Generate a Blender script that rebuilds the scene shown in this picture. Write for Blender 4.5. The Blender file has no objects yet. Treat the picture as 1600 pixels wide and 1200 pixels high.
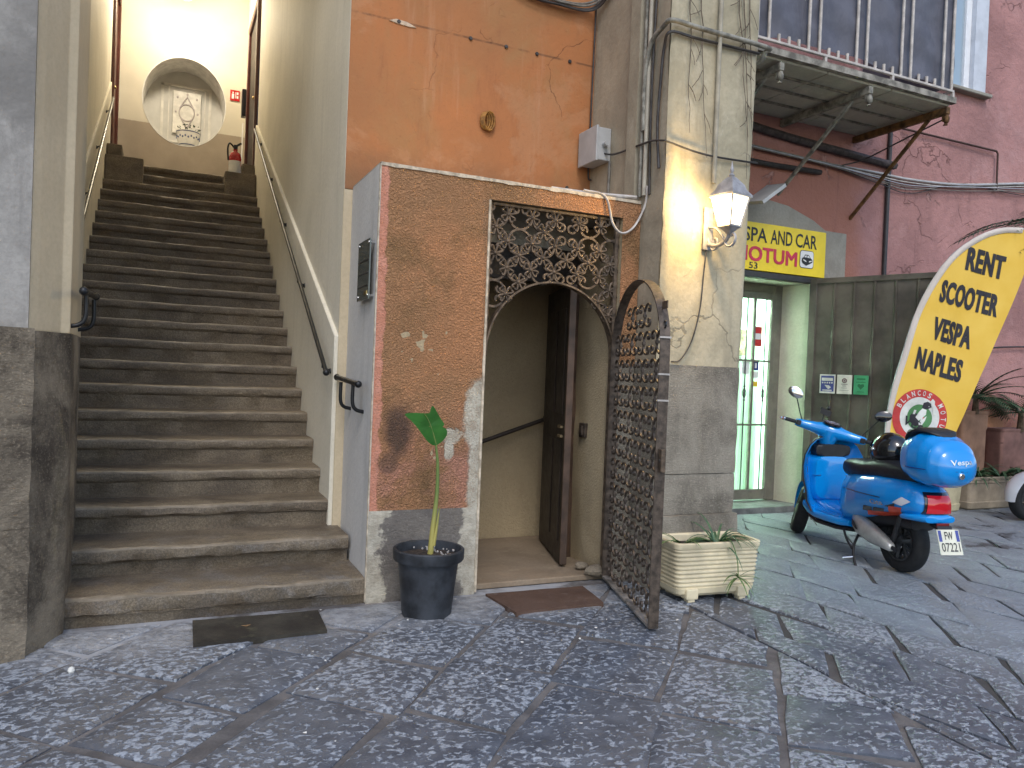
import bpy, bmesh, math, random
from mathutils import Vector, Matrix, noise as mnoise
R = math.radians
random.seed(7)
SC = bpy.context.scene
COL = SC.collection

# ------------------------------------------------------------------ camera
cam = bpy.data.cameras.new('camera')
camo = bpy.data.objects.new('camera', cam)
COL.objects.link(camo)
YAW, PITCH, ROLL = R(24.6), R(-0.85), R(2.28)
_f = Vector((math.sin(YAW)*math.cos(PITCH), math.cos(YAW)*math.cos(PITCH), math.sin(PITCH)))
_r0 = Vector((math.cos(YAW), -math.sin(YAW), 0)); _u0 = _r0.cross(_f)
_r = _r0*math.cos(ROLL) + _u0*math.sin(ROLL)
_u = -_r0*math.sin(ROLL) + _u0*math.cos(ROLL)
camo.matrix_world = Matrix(((_r.x, _u.x, -_f.x, 0), (_r.y, _u.y, -_f.y, 0), (_r.z, _u.z, -_f.z, 1.45), (0, 0, 0, 1)))
cam.sensor_fit = 'HORIZONTAL'; cam.sensor_width = 36.0; cam.lens = 36.0*1200/1600
cam.clip_start = 0.05; cam.clip_end = 400
SC.camera = camo

# ------------------------------------------------------------------ sky, sun, exposure
SUN_EL, SUN_AZ = R(48), R(200)          # azimuth clockwise from +Y
w = bpy.data.worlds.new('World'); SC.world = w; w.use_nodes = True
nt = w.node_tree; nt.nodes.clear()
sky = nt.nodes.new('ShaderNodeTexSky'); sky.sky_type = 'NISHITA'; sky.sun_disc = False
sky.sun_elevation = SUN_EL; sky.sun_rotation = SUN_AZ; sky.air_density = 1.0; sky.dust_density = 1.2; sky.ozone_density = 1.0
bg = nt.nodes.new('ShaderNodeBackground'); bg.inputs['Strength'].default_value = 0.12
wo = nt.nodes.new('ShaderNodeOutputWorld')
nt.links.new(sky.outputs[0], bg.inputs[0]); nt.links.new(bg.outputs[0], wo.inputs[0])
sl = bpy.data.lights.new('sun', 'SUN'); sl.energy = 0.5; sl.angle = R(16); sl.color = (1.0, 0.98, 0.95)
so = bpy.data.objects.new('sun', sl); COL.objects.link(so)
sd = Vector((math.sin(SUN_AZ)*math.cos(SUN_EL), math.cos(SUN_AZ)*math.cos(SUN_EL), math.sin(SUN_EL)))
so.rotation_euler = sd.to_track_quat('Z', 'Y').to_euler(); so.location = (0, 0, 20)
SC.view_settings.view_transform = 'Standard'; SC.view_settings.look = 'None'
SC.view_settings.exposure = 1.08; SC.view_settings.gamma = 1.0
SC.view_settings.use_curve_mapping = False
SC.render.engine = 'CYCLES'
try:
    SC.cycles.use_denoising = True
    SC.cycles.max_bounces = 7; SC.cycles.diffuse_bounces = 4; SC.cycles.sample_clamp_indirect = 6.0
except Exception:
    pass

# ------------------------------------------------------------------ material helper
class NB:
    def __init__(s, name):
        s.m = bpy.data.materials.new(name); s.m.use_nodes = True
        s.t = s.m.node_tree; s.t.nodes.clear()
        s.out = s.n('ShaderNodeOutputMaterial'); s.b = s.n('ShaderNodeBsdfPrincipled')
        s.l(s.b.outputs[0], s.out.inputs[0])
        s.pos = s.n('ShaderNodeNewGeometry').outputs['Position']
        s._xyz = None
    def n(s, t): return s.t.nodes.new(t)
    def l(s, a, b): s.t.links.new(a, b)
    def set(s, sock, v):
        if hasattr(v, 'is_output'): s.l(v, sock)
        elif isinstance(v, (tuple, list)) and len(v) == 3 and sock.type == 'RGBA': sock.default_value = (*v, 1)
        else: sock.default_value = v
    def obj(s): return s.n('ShaderNodeTexCoord').outputs['Object']
    def rnd(s): return s.n('ShaderNodeObjectInfo').outputs['Random']
    def map(s, v, scale=(1, 1, 1), rot=(0, 0, 0), loc=(0, 0, 0)):
        m = s.n('ShaderNodeMapping'); s.l(v, m.inputs[0]); m.inputs['Scale'].default_value = scale
        m.inputs['Rotation'].default_value = rot; m.inputs['Location'].default_value = loc; return m.outputs[0]
    def noise(s, scale=5, detail=4, rough=.55, dist=0, vec=None):
        n = s.n('ShaderNodeTexNoise'); s.l(vec if vec is not None else s.pos, n.inputs['Vector'])
        n.inputs['Scale'].default_value = scale; n.inputs['Detail'].default_value = detail
        n.inputs['Roughness'].default_value = rough; n.inputs['Distortion'].default_value = dist
        return n.outputs[0]
    def voro(s, scale=5, feat='F1', vec=None, rnd=1.0):
        n = s.n('ShaderNodeTexVoronoi'); n.feature = feat; s.l(vec if vec is not None else s.pos, n.inputs['Vector'])
        n.inputs['Scale'].default_value = scale; n.inputs['Randomness'].default_value = rnd; return n.outputs[0]
    def step(s, v, a, b, c=0., d=1.):
        n = s.n('ShaderNodeMapRange'); n.interpolation_type = 'SMOOTHSTEP'
        s.set(n.inputs['Value'], v); n.inputs['From Min'].default_value = a; n.inputs['From Max'].default_value = b
        n.inputs['To Min'].default_value = c; n.inputs['To Max'].default_value = d; return n.outputs[0]
    def mix(s, f, a, b):
        n = s.n('ShaderNodeMix'); n.data_type = 'RGBA'
        s.set(n.inputs[0], f); s.set(n.inputs[6], a); s.set(n.inputs[7], b); return n.outputs[2]
    def ma(s, op, a, b=0.0, clamp=False):
        n = s.n('ShaderNodeMath'); n.operation = op; s.set(n.inputs[0], a); s.set(n.inputs[1], b); n.use_clamp = clamp; return n.outputs[0]
    def ax(s, i):
        if s._xyz is None:
            s._xyz = s.n('ShaderNodeSeparateXYZ'); s.l(s.pos, s._xyz.inputs[0])
        return s._xyz.outputs[i]
    def bump(s, h, strength=.5, dist=.01, prev=None):
        n = s.n('ShaderNodeBump'); n.inputs['Strength'].default_value = strength; n.inputs['Distance'].default_value = dist
        s.l(h, n.inputs['Height'])
        if prev is not None: s.l(prev, n.inputs['Normal'])
        return n.outputs[0]
    def fin(s, col, rough=.8, normal=None, metal=0, spec=.5, coat=0, emit=None, es=0, alpha=None, trans=0):
        b = s.b
        s.set(b.inputs['Base Color'], col); s.set(b.inputs['Roughness'], rough); s.set(b.inputs['Metallic'], metal)
        s.set(b.inputs['Specular IOR Level'], spec); s.set(b.inputs['Coat Weight'], coat)
        if coat: b.inputs['Coat Roughness'].default_value = .06
        if normal is not None: s.l(normal, b.inputs['Normal'])
        if emit is not None: s.set(b.inputs['Emission Color'], emit); b.inputs['Emission Strength'].default_value = es
        if trans: b.inputs['Transmission Weight'].default_value = trans
        return s.m
    def blob(s, cx, cz, rx, rz, soft=.5, wob=.35, ws=6, axis=0):
        """soft irregular patch centred on wall coordinates (a stain, bare spot)"""
        dx = s.ma('DIVIDE', s.ma('SUBTRACT', s.ax(axis), cx), rx); dz = s.ma('DIVIDE', s.ma('SUBTRACT', s.ax(2), cz), rz)
        d = s.ma('SQRT', s.ma('ADD', s.ma('MULTIPLY', dx, dx), s.ma('MULTIPLY', dz, dz)))
        d = s.ma('ADD', d, s.ma('MULTIPLY', s.ma('SUBTRACT', s.noise(ws, 5, .65), .5), wob*4))
        return s.step(d, 1+soft*.5, 1-soft*.5)

MATS = {}
def simple(name, c, rough=.6, metal=0, var=.12, scale=8, bump=0, bscale=60, spec=.5, coat=0):
    if name in MATS: return MATS[name]
    k = NB(name); n = k.noise(scale, 5, .6)
    d = tuple(max(0, x*(1-var*1.6)) for x in c); u = tuple(min(1, x*(1+var)) for x in c)
    col = k.mix(k.step(n, .3, .7), d, u)
    nm = k.bump(k.noise(bscale, 4), bump, .004) if bump else None
    MATS[name] = k.fin(col, k.step(k.noise(scale*2.3, 4), .2, .8, max(0, rough-.07), min(1, rough+.08)), nm, metal, spec, coat)
    return MATS[name]
def plaster(name, c1, c2, c3=None, sc=1.1, rough=.9, bump=.35, bsc=45, streak=0, patch=None, pth=(.62, .72), cracks=0, fine=.1):
    k = NB(name)
    col = k.mix(k.step(k.noise(sc, 6, .62, .6), .35, .65), c1, c2)
    if c3: col = k.mix(k.ma('MULTIPLY', k.step(k.noise(sc*2.7, 6, .7, .3, k.map(k.pos, (1, 1, .6), loc=(3, 1, 7))), .52, .75), .8), col, c3)
    if streak:
        st = k.noise(3.2, 5, .65, 0, k.map(k.pos, (2.2, 2.2, .16)))
        col = k.mix(k.ma('MULTIPLY', k.step(st, .5, .75), streak), col, tuple(x*.45 for x in c1))
    if fine: col = k.mix(k.ma('MULTIPLY', k.step(k.noise(38, 5, .7), .35, .75), fine*3), col, tuple(x*.7 for x in c2))
    h = k.noise(bsc, 5, .6)
    if patch is not None:
        pm = k.step(k.noise(sc*1.9, 8, .68, .4, k.map(k.pos, (1, 1, 1), loc=(9, 4, 2))), *pth)
        col = k.mix(pm, col, patch)
        h = k.ma('SUBTRACT', h, k.ma('MULTIPLY', pm, .8))
    if cracks:
        v = k.n('ShaderNodeTexVoronoi'); v.feature = 'DISTANCE_TO_EDGE'; v.inputs['Scale'].default_value = 1.6
        vv = k.n('ShaderNodeVectorMath'); vv.operation = 'ADD'; k.l(k.pos, vv.inputs[0])
        nn = k.n('ShaderNodeTexNoise'); nn.inputs['Scale'].default_value = 3; nn.inputs['Detail'].default_value = 6; k.l(k.pos, nn.inputs['Vector'])
        sc2 = k.n('ShaderNodeVectorMath'); sc2.operation = 'SCALE'; sc2.inputs[3].default_value = .55; k.l(nn.outputs['Color'], sc2.inputs[0])
        k.l(sc2.outputs[0], vv.inputs[1]); k.l(vv.outputs[0], v.inputs['Vector'])
        cm = k.ma('MULTIPLY', k.step(v.outputs['Distance'], .016, .004), k.ma('MULTIPLY', k.step(k.noise(.9, 3), .5, .6), cracks))
        col = k.mix(cm, col, tuple(x*.3 for x in c1)); h = k.ma('SUBTRACT', h, k.ma('MULTIPLY', cm, 1.2))
    return k.fin(col, rough, k.bump(h, bump, .012), spec=.25)

# ------------------------------------------------------------------ objects
ORG = {}
def tag(o, label=None, cat=None, group=None, kind=None):
    if label: o['label'] = label
    if cat: o['category'] = cat
    if group: o['group'] = group
    if kind: o['kind'] = kind
    return o
def thing(name, loc, label, cat, group=None, rotz=0, scale=1):
    o = bpy.data.objects.new(name, None); COL.objects.link(o); o.location = loc; o.rotation_euler = (0, 0, rotz); o.scale = (scale,)*3
    o.empty_display_size = .1
    ORG[o] = Vector(loc) if rotz == 0 and scale == 1 else Vector((0, 0, 0))
    return tag(o, label, cat, group)
def link(name, me, mat, parent=None):
    o = bpy.data.objects.new(name, me); COL.objects.link(o)
    if mat is not None and not me.materials: me.materials.append(mat)
    if parent is not None: o.parent = parent; ORG[o] = ORG[parent]
    else: ORG[o] = Vector((0, 0, 0))
    return o
def copy_thing(src, loc, rotz=None):
    c = src.copy(); COL.objects.link(c); c.location = loc; ORG[c] = Vector((0, 0, 0))
    if rotz is not None: c.rotation_euler = (0, 0, rotz)
    for ch in src.children:
        d = ch.copy(); COL.objects.link(d); d.parent = c
        for g in ch.children:
            e = g.copy(); COL.objects.link(e); e.parent = d
    return c

def orient(d):
    d = Vector(d).normalized(); a = Vector((0, 0, 1)) if abs(d.z) < .92 else Vector((1, 0, 0))
    x = a.cross(d).normalized(); return x, d.cross(x).normalized()
class MB:
    def __init__(s): s.v = []; s.f = []
    def add(s, v, f):
        b = len(s.v); s.v += [Vector(p) for p in v]; s.f += [[i+b for i in q] for q in f]; return s
    def box(s, x0, x1, y0, y1, z0, z1):
        return s.add([(x0, y0, z0), (x1, y0, z0), (x1, y1, z0), (x0, y1, z0), (x0, y0, z1), (x1, y0, z1), (x1, y1, z1), (x0, y1, z1)],
                     [(0, 3, 2, 1), (4, 5, 6, 7), (0, 1, 5, 4), (1, 2, 6, 5), (2, 3, 7, 6), (3, 0, 4, 7)])
    def bar(s, a, b, wx, wy, up=(0, 0, 1)):
        a = Vector(a); b = Vector(b); d = (b-a).normalized(); up = Vector(up)
        x = d.cross(up)
        if x.length < 1e-4: x = d.cross(Vector((1, 0, 0)))
        x.normalize(); y = x.cross(d).normalized(); x *= wx/2; y *= wy/2
        return s.add([a-x-y, a+x-y, a+x+y, a-x+y, b-x-y, b+x-y, b+x+y, b-x+y],
                     [(0, 3, 2, 1), (4, 5, 6, 7), (0, 1, 5, 4), (1, 2, 6, 5), (2, 3, 7, 6), (3, 0, 4, 7)])
    def tube(s, pts, r, n=8, closed=False, cap=True):
        pts = [Vector(p) for p in pts]; m = len(pts); rs = r if isinstance(r, (list, tuple)) else [r]*m
        vs = []; px = None
        for i, p in enumerate(pts):
            if closed: t = pts[(i+1) % m]-pts[i-1]
            else: t = pts[min(i+1, m-1)]-pts[max(i-1, 0)]
            if t.length < 1e-9: t = Vector((0, 0, 1))
            t.normalize()
            if px is None: px, py = orient(t)
            else:
                px = px - t*px.dot(t)
                if px.length < 1e-6: px, _ = orient(t)
                px.normalize(); py = t.cross(px)
            for k in range(n):
                a = 2*math.pi*k/n; vs.append(p + (px*math.cos(a)+py*math.sin(a))*rs[i])
        fs = []
        for i in range(m if closed else m-1):
            j = (i+1) % m
            for k in range(n):
                l = (k+1) % n; fs.append((i*n+k, i*n+l, j*n+l, j*n+k))
        if cap and not closed: fs += [tuple(range(n))[::-1], tuple((m-1)*n+k for k in range(n))]
        return s.add(vs, fs)
    def lathe(s, prof, c=(0, 0, 0), n=24, cap=True):
        c = Vector(c); vs = []; m = len(prof)
        for r, z in prof:
            for k in range(n):
                a = 2*math.pi*k/n; vs.append(c+Vector((r*math.cos(a), r*math.sin(a), z)))
        fs = [(i*n+k, i*n+(k+1) % n, (i+1)*n+(k+1) % n, (i+1)*n+k) for i in range(m-1) for k in range(n)]
        if cap: fs += [tuple(range(n))[::-1], tuple((m-1)*n+k for k in range(n))]
        return s.add(vs, fs)
    def prism(s, poly, z0, z1):
        n = len(poly)
        return s.add([(x, y, z0) for x, y in poly]+[(x, y, z1) for x, y in poly],
                     [tuple(range(n))[::-1], tuple(range(n, 2*n))]+[(i, (i+1) % n, n+(i+1) % n, n+i) for i in range(n)])
    def extr(s, poly, d):
        """closed 3-d polygon swept by vector d"""
        n = len(poly); d = Vector(d)
        return s.add([Vector(p) for p in poly]+[Vector(p)+d for p in poly],
                     [tuple(range(n))[::-1], tuple(range(n, 2*n))]+[(i, (i+1) % n, n+(i+1) % n, n+i) for i in range(n)])
    def loft(s, rings, cap=True, closed=True):
        n = len(rings[0]); vs = [p for r in rings for p in r]; fs = []
        for i in range(len(rings)-1):
            for k in range(n if closed else n-1):
                l = (k+1) % n; fs.append((i*n+k, i*n+l, (i+1)*n+l, (i+1)*n+k))
        if cap: fs += [tuple(range(n))[::-1], tuple((len(rings)-1)*n+k for k in range(n))]
        return s.add(vs, fs)
    def ball(s, c, r, nu=12, nv=8):
        rx, ry, rz = r if isinstance(r, (tuple, list)) else (r, r, r); c = Vector(c)
        rings = []
        for i in range(nv+1):
            a = math.pi*i/nv; a = min(max(a, .02), math.pi-.02)
            rings.append([c+Vector((rx*math.sin(a)*math.cos(2*math.pi*k/nu), ry*math.sin(a)*math.sin(2*math.pi*k/nu), -rz*math.cos(a))) for k in range(nu)])
        return s.loft(rings)
    def grid(s, fn, nu, nv):
        vs = [fn(i/nu, j/nv) for j in range(nv+1) for i in range(nu+1)]
        fs = [(j*(nu+1)+i, j*(nu+1)+i+1, (j+1)*(nu+1)+i+1, (j+1)*(nu+1)+i) for j in range(nv) for i in range(nu)]
        return s.add(vs, fs)
    def mesh(s, name, off=Vector((0, 0, 0)), bevel=0, seg=1, smooth=0, fix=True):
        me = bpy.data.meshes.new(name); me.from_pydata([p-off for p in s.v], [], s.f)
        if bevel or fix:
            bm = bmesh.new(); bm.from_mesh(me)
            if fix: bmesh.ops.recalc_face_normals(bm, faces=bm.faces)
            if bevel:
                es = [e for e in bm.edges if len(e.link_faces) == 2 and e.calc_face_angle(0) > R(30)]
                bmesh.ops.bevel(bm, geom=es, offset=bevel, segments=seg, affect='EDGES', profile=.6, clamp_overlap=True)
            bm.to_mesh(me); bm.free()
        if smooth:
            me.shade_smooth(); me.set_sharp_from_angle(angle=R(smooth))
        me.update(); return me
    def build(s, name, mat, parent=None, bevel=0, seg=1, smooth=0, fix=True):
        if parent is not None: return link(name, s.mesh(name, ORG[parent], bevel, seg, smooth, fix), mat, parent)
        lo = Vector((min(p.x for p in s.v), min(p.y for p in s.v), min(p.z for p in s.v))); hi = Vector((max(p.x for p in s.v), max(p.y for p in s.v), max(p.z for p in s.v)))
        off = Vector(((lo.x+hi.x)/2, (lo.y+hi.y)/2, lo.z))
        o = link(name, s.mesh(name, off, bevel, seg, smooth, fix), mat); o.location = off; ORG[o] = off; return o
def jit(v, a, sc=3.0):
    p = Vector(v); return p + Vector((mnoise.noise(p*sc), mnoise.noise(p*sc+Vector((7, 3, 1))), mnoise.noise(p*sc+Vector((2, 9, 5)))))*a
def bez(p, n=24):
    """Catmull-Rom through points"""
    p = [Vector(q) for q in p]; q = [p[0]*2-p[1]]+p+[p[-1]*2-p[-2]]; out = []
    m = len(p)-1; per = max(2, n//m)
    for i in range(m):
        a, b, c, d = q[i:i+4]
        for k in range(per):
            t = k/per; out.append(.5*((2*b)+(c-a)*t+(2*a-5*b+4*c-d)*t*t+(3*b-a-3*c+d)*t**3))
    out.append(p[-1]); return out
def text_geo(txt, bold=0.0, spacing=1.0, res=3):
    cu = bpy.data.curves.new('lettering', 'FONT'); cu.body = txt; cu.offset = bold; cu.space_character = spacing; cu.resolution_u = res; cu.extrude = 0; cu.fill_mode = 'FRONT'
    ob = bpy.data.objects.new('lettering', cu); COL.objects.link(ob)
    dg = bpy.context.evaluated_depsgraph_get(); me = bpy.data.meshes.new_from_object(ob.evaluated_get(dg))
    vs = [v.co.copy() for v in me.vertices]; fs = [list(p.vertices) for p in me.polygons]
    bpy.data.objects.remove(ob); bpy.data.curves.remove(cu); bpy.data.meshes.remove(me)
    x0 = min(v.x for v in vs); x1 = max(v.x for v in vs); y0 = min(v.y for v in vs); y1 = max(v.y for v in vs)
    return [((v.x-x0)/(x1-x0), (v.y-y0)/(y1-y0)) for v in vs], fs
def text(name, txt, o, right, up, mat, parent=None, bold=0., fn=None, spacing=1.0, build=True, mb=None):
    """lettering whose bounding box spans o .. o+right .. o+up (true size, laid on the thing)"""
    uv, fs = text_geo(txt, bold, spacing); o = Vector(o); right = Vector(right); up = Vector(up)
    vs = [o+right*a+up*b for a, b in uv]
    if fn: vs = [fn(p) for p in vs]
    m = mb or MB(); m.add(vs, fs)
    if mb is None and build: return m.build(name, mat, parent, fix=False)
    return m

# ================================================================== MATERIALS OF THE SETTING
def mat_basalt():
    k = NB('basalt_paving')
    rnd = k.rnd()
    sh = k.n('ShaderNodeVectorMath'); sh.operation = 'ADD'; k.l(k.pos, sh.inputs[0])
    cx = k.n('ShaderNodeCombineXYZ'); k.l(k.ma('MULTIPLY', rnd, 31.0), cx.inputs[0]); k.l(k.ma('MULTIPLY', rnd, 17.0), cx.inputs[1]); k.l(cx.outputs[0], sh.inputs[1])
    vec = k.map(sh.outputs[0], (1.0, 1.25, 1), rot=(0, 0, R(24)))
    chips = k.noise(27, 3.2, .58, .45, vec)                      # chisel scars
    region = k.noise(2.4, 4, .6, .3)                          # more or less worn areas
    th = k.ma('ADD', chips, k.ma('MULTIPLY', k.ma('SUBTRACT', region, .5), .30))
    th = k.ma('ADD', th, k.ma('MULTIPLY', k.ma('SUBTRACT', rnd, .5), .09))
    far = k.step(k.ax(0), 3.4, 4.6)  # paler to the right: dusty stone, with sky sheen put into the colour
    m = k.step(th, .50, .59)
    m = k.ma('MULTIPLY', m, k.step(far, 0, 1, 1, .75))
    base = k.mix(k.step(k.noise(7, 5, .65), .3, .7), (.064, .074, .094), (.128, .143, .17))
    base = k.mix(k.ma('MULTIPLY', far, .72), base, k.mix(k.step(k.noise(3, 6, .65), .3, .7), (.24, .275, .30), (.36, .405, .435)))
    base = k.mix(k.ma('MULTIPLY', rnd, .3), base, (.11, .108, .11))
    pale = k.mix(k.step(k.noise(60, 4, .6), .35, .65), (.21, .23, .26), (.37, .40, .44))
    col = k.mix(m, base, pale)
    dirt = k.ma('MULTIPLY', k.step(k.noise(1.3, 6, .7, .5, k.map(k.pos, loc=(4, 8, 0))), .58, .78), .5)
    col = k.mix(dirt, col, (.10, .085, .07))
    sme = k.ma('MULTIPLY', k.step(k.ma('ADD', k.ax(1), k.ma('MULTIPLY', k.ma('SUBTRACT', k.noise(3, 6, .7), .5), .9)), 4.0, 4.4), k.step(k.ax(0), 3.0, 2.6)); col = k.mix(k.ma('MULTIPLY', sme, .75), col, k.mix(k.step(k.noise(9, 7, .72), .35, .65), (.20, .205, .215), (.44, .45, .47)))
    wet = k.ma('MULTIPLY', k.step(k.noise(1.1, 6, .7, .8, k.map(k.pos, (1, 1.6, 1), loc=(1, 3, 0))), .56, .64), k.step(k.ax(0), 5.6, 6.6))
    col = k.mix(k.ma('MULTIPLY', wet, .75), col, (.035, .033, .033))
    h = k.ma('ADD', k.ma('MULTIPLY', m, .9), k.ma('MULTIPLY', k.noise(70, 4, .6), .4))
    h = k.ma('ADD', h, k.ma('MULTIPLY', k.noise(9, 3), .8))
    rough = k.step(m, 0, 1, .40, .70)
    return k.fin(col, rough, k.bump(h, .7, .008), spec=.5)
def mat_joint():
    k = NB('joint_mortar')
    col = k.mix(k.step(k.noise(4, 6, .65), .35, .65), (.095, .088, .085), (.175, .163, .155))
    right = k.step(k.ax(0), 3.05, 3.35)
    col = k.mix(k.ma('MULTIPLY', right, .8), col, (.05, .048, .046))
    sm = k.step(k.noise(1.6, 6, .65, .4), .42, .62)
    edge = k.ma('MULTIPLY', k.step(k.ax(1), 3.85, 4.35), k.step(k.ax(0), 3.2, 2.9))
    col = k.mix(k.ma('MULTIPLY', sm, k.ma('MULTIPLY', edge, .9)), col, (.40, .41, .43))
    return k.fin(col, .85, k.bump(k.noise(45, 6, .65), .5, .01), spec=.3)
def mat_step():
    k = NB('step_stone')
    col = k.mix(k.step(k.noise(2.6, 6, .65, .5, k.map(k.pos, (.6, 1, 1.4))), .34, .68), (.125, .096, .066), (.265, .21, .142))
    col = k.mix(k.ma('MULTIPLY', k.step(k.noise(1.4, 5, .7, 0, k.map(k.pos, loc=(3, 0, 2))), .5, .72), .5), col, (.21, .135, .075))
    low = k.step(k.ax(1), 5.6, 4.9)
    col = k.mix(k.ma('MULTIPLY', low, k.ma('MULTIPLY', k.step(k.noise(5, 8, .75), .46, .68), .6)), col, (.26, .25, .24))
    col = k.mix(k.ma('MULTIPLY', k.step(k.noise(30, 5, .7), .55, .75), .35), col, (.22, .19, .15))
    col = k.mix(k.ma('MULTIPLY', k.step(k.noise(95, 5, .75), .42, .62, 1, 0), .55), col, (.045, .036, .026))
    col = k.mix(k.ma('MULTIPLY', k.step(k.noise(140, 4, .7, 0, k.map(k.pos, loc=(3, 3, 3))), .58, .72), .6), col, (.34, .29, .22))
    nb = k.bump(k.noise(85, 6, .75), .5, .006, k.bump(k.noise(20, 8, .72), .75, .014))
    return k.fin(col, k.step(k.noise(6, 4), .3, .7, .42, .7), nb, spec=.5)
def mat_pier(name, c1, c2, ochre=.5, bsc=26, bst=.9, edges=False):
    k = NB(name)
    col = k.mix(k.step(k.noise(2.2, 7, .68, .5), .36, .66), c1, c2)
    col = k.mix(k.ma('MULTIPLY', k.step(k.noise(3.1, 6, .7, .2, k.map(k.pos, (1.5, 1.5, .45), loc=(2, 5, 1))), .56, .70), ochre), col, (.33, .27, .16))
    col = k.mix(k.ma('MULTIPLY', k.step(k.noise(1.7, 6, .7, 0, k.map(k.pos, (1, 1, .5), loc=(8, 2, 3))), .5, .75), .6), col, tuple(x*.4 for x in c1))
    col = k.mix(k.ma('MULTIPLY', k.step(k.noise(80, 4, .7), .5, .75), .4), col, tuple(min(1, x*1.9) for x in c2))
    if edges:
        ed = k.ma('ABSOLUTE', k.ma('SUBTRACT', k.ax(0), 1.545)); ed = k.ma('ADD', ed, k.ma('MULTIPLY', k.ma('SUBTRACT', k.noise(7, 7, .7), .5), .34))
        col = k.mix(k.step(ed, .23, .27), k.mix(.55, col, (.10, .088, .08)), k.mix(k.step(k.noise(11, 6, .7), .35, .65), (.52, .48, .39), (.36, .32, .25)))
    h = k.ma('ADD', k.noise(bsc, 7, .7, .3, k.map(k.pos, (1, 1, 1.8))), k.ma('MULTIPLY', k.noise(5, 4), .8))
    return k.fin(col, .85, k.bump(h, bst, .02), spec=.3)
def mat_stucco():
    k = NB('rough_stucco')
    worms = k.noise(92, 2.5, .5, .35)
    worms2 = k.noise(34, 3, .55, .5)
    col = k.mix(k.step(k.noise(1.6, 6, .62, .5), .36, .66), (.50, .24, .112), (.40, .215, .105))
    col = k.mix(k.ma('MULTIPLY', k.step(k.noise(2.4, 6, .7, .3, k.map(k.pos, loc=(1, 6, 3))), .46, .66), .75), col, (.24, .14, .062))
    col = k.mix(k.ma('MULTIPLY', k.step(k.ax(2), 1.35, .8), k.step(k.noise(3, 5, .6, .3), .4, .62)), col, (.50, .24, .16))
    # brushed pink-red margin along the corner
    mg = k.step(k.ma('ADD', k.ax(0), k.ma('MULTIPLY', k.ma('SUBTRACT', k.noise(9, 5, .65), .5), .10)), 1.252, 1.238)
    col = k.mix(mg, col, k.mix(k.step(k.noise(14, 5), .4, .6), (.56, .255, .175), (.52, .22, .14)))
    # soot, bare plaster and flaked-off spots
    col = k.mix(k.ma('MULTIPLY', k.blob(1.36, 1.06, .085, .16, .9, .3), .8), col, (.055, .045, .04))
    col = k.mix(k.ma('MULTIPLY', k.blob(1.30, .86, .07, .07, .9, .3), .6), col, (.07, .055, .045))
    bare = k.ma('MAXIMUM', k.blob(1.945, 1.16, .14, .26, .25, .28, 7), k.blob(1.965, .75, .13, .55, .2, .16, 6))
    bare = k.ma('MAXIMUM', bare, k.blob(1.72, 1.03, .085, .05, .3, .5, 12))
    bare = k.ma('MAXIMUM', bare, k.blob(1.70, .95, .03, .07, .4, .6, 14))
    flk = k.step(k.noise(26, 6, .7, .2, k.map(k.pos, loc=(5, 5, 5))), .70, .735)
    bare = k.ma('MAXIMUM', bare, k.ma('MULTIPLY', flk, .9))
    col = k.mix(bare, col, k.mix(k.step(k.noise(12, 5), .4, .6), (.50, .46, .37), (.40, .35, .27)))
    col = k.mix(k.ma('MULTIPLY', k.step(worms, .36, .50, 1, 0), .30), col, (.20, .10, .05))
    h = k.ma('MULTIPLY', k.ma('ADD', k.step(worms, .34, .66), k.ma('MULTIPLY', worms2, .7)), k.ma('SUBTRACT', 1.0, k.ma('MULTIPLY', k.ma('MAXIMUM', mg, bare), .75)))
    h = k.ma('ADD', h, k.ma('MULTIPLY', k.noise(130, 3), .25))
    return k.fin(col, .85, k.bump(h, .9, .014), spec=.3)
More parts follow.
